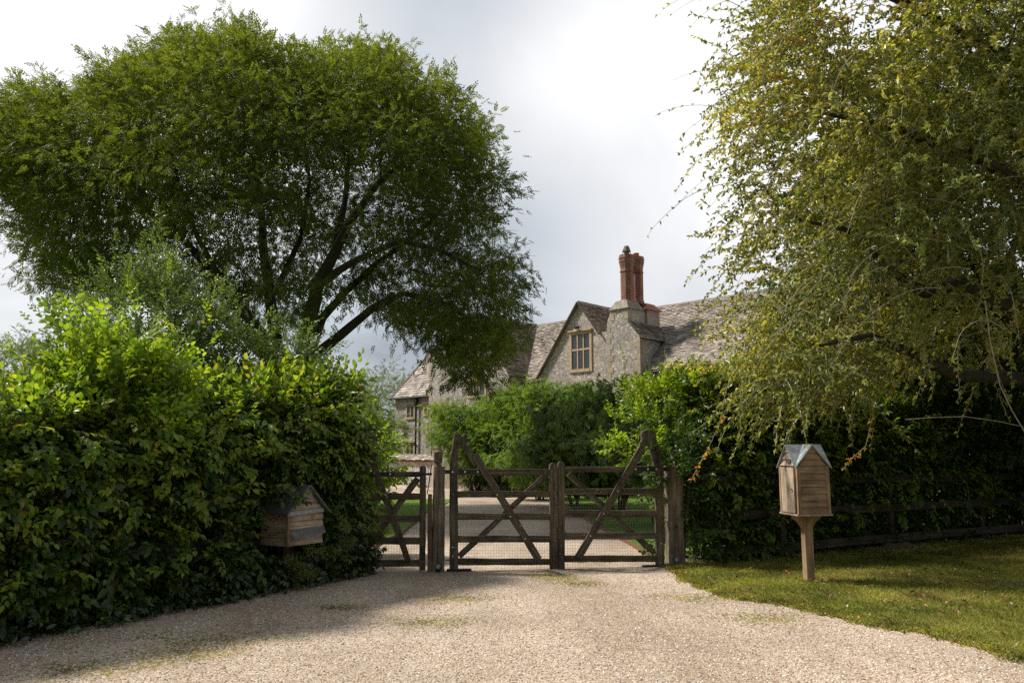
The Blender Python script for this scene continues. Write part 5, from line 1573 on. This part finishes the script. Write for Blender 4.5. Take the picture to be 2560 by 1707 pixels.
# arching tree like shrubs in the middle distance
def midshrub(u, v0, v1, y, rx, ry, N, tp, mat, label, seed, S=1.0, droop=.5):
    top = at(u, v0, y); bot = at(u, v1, y); cz = (top.z + max(.3, bot.z)) / 2; rz = (top.z - max(.3, bot.z)) / 2
    sp = [(top.x + random.uniform(-.85, .85) * rx, y + random.uniform(-.5, .3) * ry, top.z - .7, top.z + random.uniform(-.25, .45), random.uniform(-.35, .35)) for _ in range(9)]
    return shrub('shrub', (top.x, y, cz - .12), (rx, ry, rz - .1), N, tp, [M[mat], M['twig']], label, S, -.1, seed=seed, droop=droop, extra=spikes(sp, tp, S, step=.10), zmin=.15, bulge_=.36, shell=.45, csz=.2, cn=20)
midshrub(575, 398, 478, 24, 1.5, 1.5, 3200, PL, 'L_mid', 'dusky green shrub with hanging leaves beyond the meeting gates', 31)
midshrub(618, 391, 480, 21, 1.5, 1.4, 4200, PL, 'L_mid', 'soft green fan leaved shrub beyond the right gate', 32, .95)
midshrub(655, 396, 485, 17.5, 1.0, 1.0, 3600, PL, 'L_mid', 'fan leaved shrub just behind the right hedge end', 33, .85)
midshrub(540, 430, 482, 27, 1.2, .9, 2200, WI, 'L_wist', 'low feathery shrub at the foot of the wisteria', 35)
midshrub(478, 455, 484, 33.5, .9, .7, 1200, WI, 'L_mid', 'dark rosemary like bush at the end of the tall wall', 36, .7)
# small shrubs seen through and over the side gate
p = at(366, 430, 12.2); shrub('shrub', (p.x, 12.3, 1.35), (.42, .5, .75), 900, BG, [M['L_young'], M['twig']], 'yellow green sprays leaning over the small gate', .8, .2, seed=41, bulge_=.3, zmin=.5)
p = at(360, 520, 12.6); shrub('shrub', (p.x - .1, 12.4, .4), (.4, .45, .45), 500, NR, [M['L_shrub'], M['twig']], 'low leafy clump behind the small gate', 1.0, .5, seed=42)
p = at(352, 545, 11.6); shrub('shrub', (p.x + .05, 11.5, .2), (.3, .25, .25), 260, IV, [M['L_ivy'], M['twig']], 'dark evergreen clump at the foot of the small gate', .8, .5, seed=43)


# ================================================================== TREES
def crown_points(poly, N, yc, T, dmax, seed, minsep, bias=.6, dmin=5):
    P = np.array(poly); lo, hi = P.min(0), P.max(0)
    q = lo + RG.random((N * 8, 2)) * (hi - lo); q = q[inpoly(q, poly)]; dd = polydist(q, poly); k = dd > dmin; q, dd = q[k], dd[k]
    th = T * np.sqrt(np.clip(1 - (1 - np.clip(dd / dmax, 0, 1)) ** 2, 0, 1)) + .15
    y = yc + th * np.sign(RG.random(len(q)) - .5) * RG.random(len(q)) ** bias
    W = at_np(q[:, 0], q[:, 1], y)
    keep = []; grid = {}
    for i in range(len(W)):
        key = tuple(np.floor(W[i] / minsep).astype(int)); ok = True
        for a in (-1, 0, 1):
            for b in (-1, 0, 1):
                for c in (-1, 0, 1):
                    for j in grid.get((key[0] + a, key[1] + b, key[2] + c), ()):
                        if np.sum((W[i] - W[j]) ** 2) < minsep ** 2: ok = False
        if ok: grid.setdefault(key, []).append(i); keep.append(i)
        if len(keep) >= N: break
    return W[keep], dd[keep], q[keep]


def big_tree():
    Y = 22.0
    root = empty('spreading_tree', (-5.4, Y, 0), 0, 'large spreading broadleaf tree with dark forking limbs above the left hedge', 'tree')
    poly = [(-45, 110), (0, 88), (22, 66), (56, 72), (80, 88), (97, 76), (114, 50), (142, 46), (155, 36), (182, 22), (230, 20), (262, 18), (286, 38), (318, 45), (345, 38), (400, 38), (412, 60), (442, 64), (462, 88), (484, 116), (488, 143), (514, 155), (512, 175), (516, 196), (508, 218), (520, 234), (530, 262), (540, 288), (528, 302), (522, 320), (512, 342), (500, 358), (484, 378), (478, 408), (458, 408), (448, 378), (438, 362), (424, 352), (404, 364), (394, 366), (388, 350), (380, 325), (366, 312), (345, 318), (335, 345), (318, 352), (295, 345), (262, 335), (230, 325), (200, 312), (150, 300), (90, 306), (52, 308), (44, 288), (10, 270), (6, 250), (10, 214), (-5, 196), (-45, 200)]
    A, dd, q = crown_points(poly, 1400, Y, 4.8, 150, 1, .60, .55, 16)
    k = (vnoise(A, 1.0, 91) + .6 * vnoise(A, 2.2, 92)) > -.55 + .35 * (dd < 40)
    A, dd, q = A[k], dd[k], q[k]
    front = (A[:, 1] < Y - .3) & (((q[:, 0] - 300) / 150) ** 2 + ((q[:, 1] - 245) / 105) ** 2 < 1); k = ~front | (RG.random(len(A)) < .30)
    A, dd, q = A[k], dd[k], q[k]
    # thin out around the limbs low in the middle so that sky shows between them
    cx = np.exp(-(((q[:, 0] - 330) / 70) ** 2 + ((q[:, 1] - 300) / 55) ** 2)); k = RG.random(len(A)) > .62 * cx
    A, dd, q = A[k], dd[k], q[k]
    def L(pts, r0, r1):
        P = [at(u, v, Y + dy) for u, v, dy in pts]; n = len(P); return (P, [r0 + (r1 - r0) * i / (n - 1) for i in range(n)])
    base = Vector((-5.35, Y, -.1))
    limbs = [([base, Vector((-5.4, Y, .8)), at(300, 400, Y), at(304, 365, Y)], [.42, .36, .32, .27]),
             L([(304, 365, 0), (309, 325, -.1), (318, 285, -.3), (334, 252, -.6), (350, 222, -.9), (372, 190, -1.2), (402, 162, -1.6)], .25, .05),
             L([(306, 362, 0), (340, 335, .3), (372, 308, .2), (404, 293, .2), (440, 300, .5), (470, 320, .6)], .16, .04),
             L([(304, 370, 0), (322, 318, .6), (345, 292, 1), (378, 262, 1.2), (420, 232, 1.6), (450, 200, 1.9)], .15, .04),
             L([(300, 395, 0), (276, 345, .2), (270, 300, .3), (264, 255, .4), (262, 210, .3), (258, 150, .2), (250, 90, .4)], .22, .04),
             L([(300, 395, 0), (255, 335, .5), (222, 285, .8), (185, 240, 1.0), (150, 200, 1.4), (110, 160, 1.6)], .18, .04),
             L([(300, 395, 0), (235, 325, -.6), (195, 300, -1.2), (150, 285, -1.8), (95, 275, -2.2), (40, 260, -2.4)], .16, .03),
             L([(280, 350, 0), (250, 318, -.8), (215, 270, -1.6), (190, 220, -2.2), (170, 150, -2.6)], .13, .03),
             L([(318, 285, -.3), (352, 262, -1.0), (400, 240, -1.8), (440, 250, -2.4), (480, 270, -2.6)], .12, .03),
             L([(334, 252, -.6), (345, 200, 0), (350, 150, .4), (345, 100, .6)], .11, .03),
             L([(270, 300, .3), (300, 240, 1.5), (310, 180, 2.2), (300, 110, 2.4)], .1, .03)]
    tubes = grow(base, limbs, A, .05, .2, .18)
    # twigs in every clump
    for i in range(len(A)):
        for k in range(4):
            e_ = Vector(A[i]) + Vector(tuple(RG.normal(size=3) * [.42, .42, .26])); s = Vector(A[i]); tubes.append(([s, s.lerp(e_, .5) + Vector((0, 0, .05)), e_], [.008, .006, .003]))
    tubes_obj('trunk', tubes, M['bark'], root)
    # leaf sprays
    cen = np.array([-6.2, Y, 7.0]); per = 66; n = len(A) * per
    a = np.repeat(A, per, 0); off = RG.normal(size=(n, 3)) * [.40, .40, .15]; off[:, 2] -= .12 * (off[:, 0] ** 2 + off[:, 1] ** 2) * 2; P = a + off
    out = nrm(a - cen)
    X = nrm(off) * .8 + out * .35 + RG.normal(size=(n, 3)) * .7; X[:, 2] -= .1
    X[:, 2] += .55 * np.clip((a[:, 2] - 9.5) / 3, -1, 1)
    Z = rand_dir(n, 1.5); cl = Cloud()
    TP = [tpl_pinnate(9, .22, .078, .44, s, .3) for s in range(4)]
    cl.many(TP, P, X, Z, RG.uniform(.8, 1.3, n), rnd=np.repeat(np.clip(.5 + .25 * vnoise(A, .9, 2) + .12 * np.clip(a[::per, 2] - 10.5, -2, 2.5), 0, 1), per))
    # leafy plumes reaching out of the crown edge
    e = np.where(dd < 45)[0]; e = np.concatenate([e, e, e]); P2 = []; X2 = []
    for i in e:
        o_ = A[i] - np.array([-6.0, Y, 6.2]); o_ /= np.linalg.norm(o_); d = nrm(o_ + RG.normal(size=3) * .5); p_ = A[i] + RG.normal(size=3) * .2; L_ = random.uniform(.45, 1.05)
        for t_ in np.linspace(.2, 1, 11):
            P2.append(p_ + d * L_ * t_ - np.array([0, 0, .22 * L_ * t_ * t_])); X2.append(d * .7 + RG.normal(size=3) * .6)
    P2 = np.array(P2); X2 = np.array(X2); cl.many(TP, P2, X2, rand_dir(len(P2), 1.4), RG.uniform(.8, 1.15, len(P2)), rnd=np.full(len(P2), .75))
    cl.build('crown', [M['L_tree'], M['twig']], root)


big_tree()


def weeping_tree():
    Y = 11.3
    root = empty('weeping_tree', (10.6, 12.6, 0), 0, 'weeping tree with yellowing leaves and pale hanging twigs over the right verge', 'tree')
    poly = [(800, -60), (782, 10), (768, 55), (752, 95), (744, 150), (756, 200), (752, 245), (760, 285), (770, 325), (758, 362), (742, 388), (762, 408), (790, 414), (820, 410), (850, 392), (885, 384), (915, 366), (960, 350), (1010, 345), (1100, 335), (1250, 300), (1250, -60), (1150, -190), (900, -190)]
    A, dd, q = crown_points(poly, 3300, Y, 2.3, 170, 2, .27, .55)
    k = ((vnoise(A, 1.5, 77) + .5 * vnoise(A, 3.4, 78)) > -.55) & (RG.random(len(A)) < np.clip(.80 + (q[:, 0] - 750) / 190, .80, 1))
    A, dd, q = A[k], dd[k], q[k]
    # keep crown clear of the postbox corner of the verge
    base = Vector((10.6, 12.6, -.1))
    def W(u, v, y): return at(u, v, y)
    limbs = [([base, Vector((10.4, 12.5, 1.3)), Vector((9.9, 12.2, 2.8)), Vector((8.9, 11.6, 4.8)), Vector((8.0, 11.0, 6.8)), Vector((7.2, 10.6, 9))], [.26, .22, .2, .16, .11, .05]),
             ([Vector((10.4, 12.5, 1.5)), W(1100, 385, 11.7), W(1010, 378, 11.1), W(955, 374, 10.7), W(915, 354, 10.4), W(870, 335, 10.1), W(820, 345, 9.7)], [.15, .12, .10, .085, .07, .045, .02]),
             ([Vector((9.9, 12.2, 2.8)), W(1030, 310, 10.9), W(985, 298, 10.7), W(955, 283, 10.5), W(925, 292, 10.3), W(890, 270, 10.1), W(850, 230, 9.8), W(800, 220, 9.5)], [.14, .12, .1, .09, .08, .05, .035, .02]),
             ([Vector((8.9, 11.6, 4.8)), W(980, 160, 10.4), W(900, 130, 9.9), W(810, 110, 9.5)], [.1, .07, .05, .02]),
             ([Vector((8.0, 11.0, 6.8)), W(920, 10, 10.4), W(850, -20, 10.4), W(800, -10, 10.2)], [.08, .06, .04, .02]),
             ([Vector((9.9, 12.2, 3.0)), W(1060, 200, 9.6), W(970, 150, 8.9)], [.09, .06, .03])]
    tubes = grow(base, limbs, A[RG.random(len(A)) < .22], .022, .3, .35)
    tubes_obj('trunk', tubes, M['bark'], root)
    # hanging twigs with leaves
    mb = MB(); cl = Cloud()
    lf = []
    for s in range(4):
        R = random.Random(s); t = Tpl(); t.leaf((0, 0, 0), (1, 0, 0), (0, 0, 1), 1, R.uniform(.46, .58), .35, R.uniform(.1, .4), True); lf.append(t.done())
    cen = np.array([7.0, 10.8, 5.0]); PP = []; XX = []
    for i in range(len(A)):
        a = A[i]; out = a - cen; out[2] *= .3; out = out / (np.linalg.norm(out) + 1e-6)
        edge = dd[i] < 40
        for k in range(3 if edge else 2):
            L_ = random.uniform(.45, 1.15) * (1.3 if edge else .95)
            d = Vector(tuple(out * random.uniform(.3, 1.0))) + Vector((random.gauss(0, .45), random.gauss(0, .45), random.uniform(-.1, .55)))
            d.normalize(); p = Vector(a); n = 9; st = L_ / n; pts = [p.copy()]; sag = random.uniform(.02, .16) if edge and random.random() < .5 else random.uniform(.10, .26)
            for j in range(n):
                d = (d + Vector((random.gauss(0, .07), random.gauss(0, .07), -sag))).normalized(); p = p + d * st; pts.append(p.copy())
                if j >= 0:
                    for _ in range(4 if random.random() < .5 else 6):
                        PP.append(tuple(p + d * st * random.uniform(-1, 0))); x = d * .6 + Vector((random.gauss(0, .7), random.gauss(0, .7), random.gauss(-.15, .6))); XX.append(tuple(x))
            mb.tube(pts, [.0058 - .00045 * j for j in range(n + 1)], 3, cap=False)
            if random.random() < .5:
                j = random.randint(2, 6); s = pts[j]; e_ = s + Vector((random.gauss(0, .12), random.gauss(0, .12), random.gauss(-.02, .12))); mb.tube([s, e_], [.0025, .0015], 3, cap=False)
                for _ in range(4): PP.append(tuple(s.lerp(e_, random.uniform(.3, 1)))); XX.append((random.gauss(0, 1), random.gauss(0, 1), random.gauss(0, .7)))
    # long pale strands sweeping down and left across the crown
    for i in range(130):
        u_ = random.uniform(760, 1040); v_ = random.uniform(-20, 330); p = at(u_, v_, random.uniform(8.9, 10.2)); d = Vector((random.uniform(-.9, -.1), random.uniform(-.4, .1), random.uniform(-.1, .5))).normalized()
        pts = [p.copy()]; st = random.uniform(.06, .13)
        for j in range(15):
            d = (d + Vector((random.gauss(0, .06), random.gauss(0, .06), -.10))).normalized(); p = p + d * st; pts.append(p.copy())
            if random.random() < .7: PP.append(tuple(p)); XX.append(tuple(d * .5 + Vector((random.gauss(0, .8), random.gauss(0, .8), random.gauss(0, .6)))))
        if min(q_.z for q_ in pts) > 2.0: mb.tube(pts, [.0062 - .0003 * j for j in range(16)], 4, cap=False)
    mb.build('twigs', M['bark_pale'], root)
    PP = np.array(PP); XX = np.array(XX); n = len(PP)
    cl.many(lf, PP, XX, rand_dir(n, 1.0), RG.uniform(.040, .084, n), rnd=np.clip(.65 + .38 * vnoise(PP, 1.3, 6) + .05 * (PP[:, 2] - 4) - .055 * np.clip(PP[:, 0] - 4.3, 0, 4), 0, 1))  # leaf tint darkened to the right, painting in the crown's shaded side
    cl.build('crown', [M['L_weep']], root)
    # orange tinted tips hanging low at the left
    mb = MB(); cl = Cloud(); PP = []; XX = []
    for (pts, yv) in (([(722, 415), (712, 440), (700, 462), (690, 482)], 9.3), ([(872, 418), (866, 445), (852, 458), (842, 470)], 9.2)):
        q = [at(u, v, yv) for u, v in pts]; mb.tube(q, .003, 4, cap=False)
        for a_, b_ in zip(q[:-1], q[1:]):
            for _ in range(9): PP.append(tuple(a_.lerp(b_, random.random()))); XX.append((random.gauss(0, .8), random.gauss(0, .8), random.gauss(-.5, .5)))
    q = [at(u, v, 9.0) for u, v in ((905, 419), (930, 417), (965, 416), (1000, 421), (1040, 430))]; mb.tube(q, .0035, 4, cap=False)
    q = [at(u, v, 9.0) for u, v in ((985, 300), (990, 340), (1000, 385), (1012, 410), (1030, 440))]; mb.tube(q, .006, 5, cap=False)
    mb.build('hanging_twigs', M['bark_pale'], root)
    PP = np.array(PP); cl.many(lf, PP, np.array(XX), rand_dir(len(PP), .8), RG.uniform(.04, .07, len(PP))); cl.build('tinted_leaves', [M['L_tip']], root)


weeping_tree()


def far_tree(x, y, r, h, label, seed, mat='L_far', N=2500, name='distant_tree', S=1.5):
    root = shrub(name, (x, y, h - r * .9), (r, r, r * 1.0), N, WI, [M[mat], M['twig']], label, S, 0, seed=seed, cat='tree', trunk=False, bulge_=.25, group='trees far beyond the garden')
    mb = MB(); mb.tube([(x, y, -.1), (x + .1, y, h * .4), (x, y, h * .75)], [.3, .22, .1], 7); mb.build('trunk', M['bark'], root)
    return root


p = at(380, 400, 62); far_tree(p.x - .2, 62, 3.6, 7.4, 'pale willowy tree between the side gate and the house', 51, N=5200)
p = at(386, 430, 48); far_tree(p.x - 1.2, 46, 1.9, 4.4, 'green bushy tree in front of the small outbuilding', 52, 'L_mid', N=2600)
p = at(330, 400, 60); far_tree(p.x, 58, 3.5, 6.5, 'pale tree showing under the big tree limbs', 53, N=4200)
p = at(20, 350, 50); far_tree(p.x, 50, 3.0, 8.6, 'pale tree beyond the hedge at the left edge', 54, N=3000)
shrub('dark_tree', (10.2, 15.6, 5.2), (4.6, 2.6, 4.6), 15000, HB, [M['L_hedge'], M['twig']], 'dark dense evergreen tree filling the right edge behind the weeping tree', 1.25, 0, seed=61, cat='tree', stem_mat='bark', stems=14, csz=.12, cn=40)
p = at(720, 420, 30); shrub('shrub', (p.x + 1.6, 25, 2.3), (3.2, 1.6, 2.3), 4500, WI, [M['L_mid'], M['twig']], 'broad dark shrub behind the right hedge', 1.4, 0, seed=55)
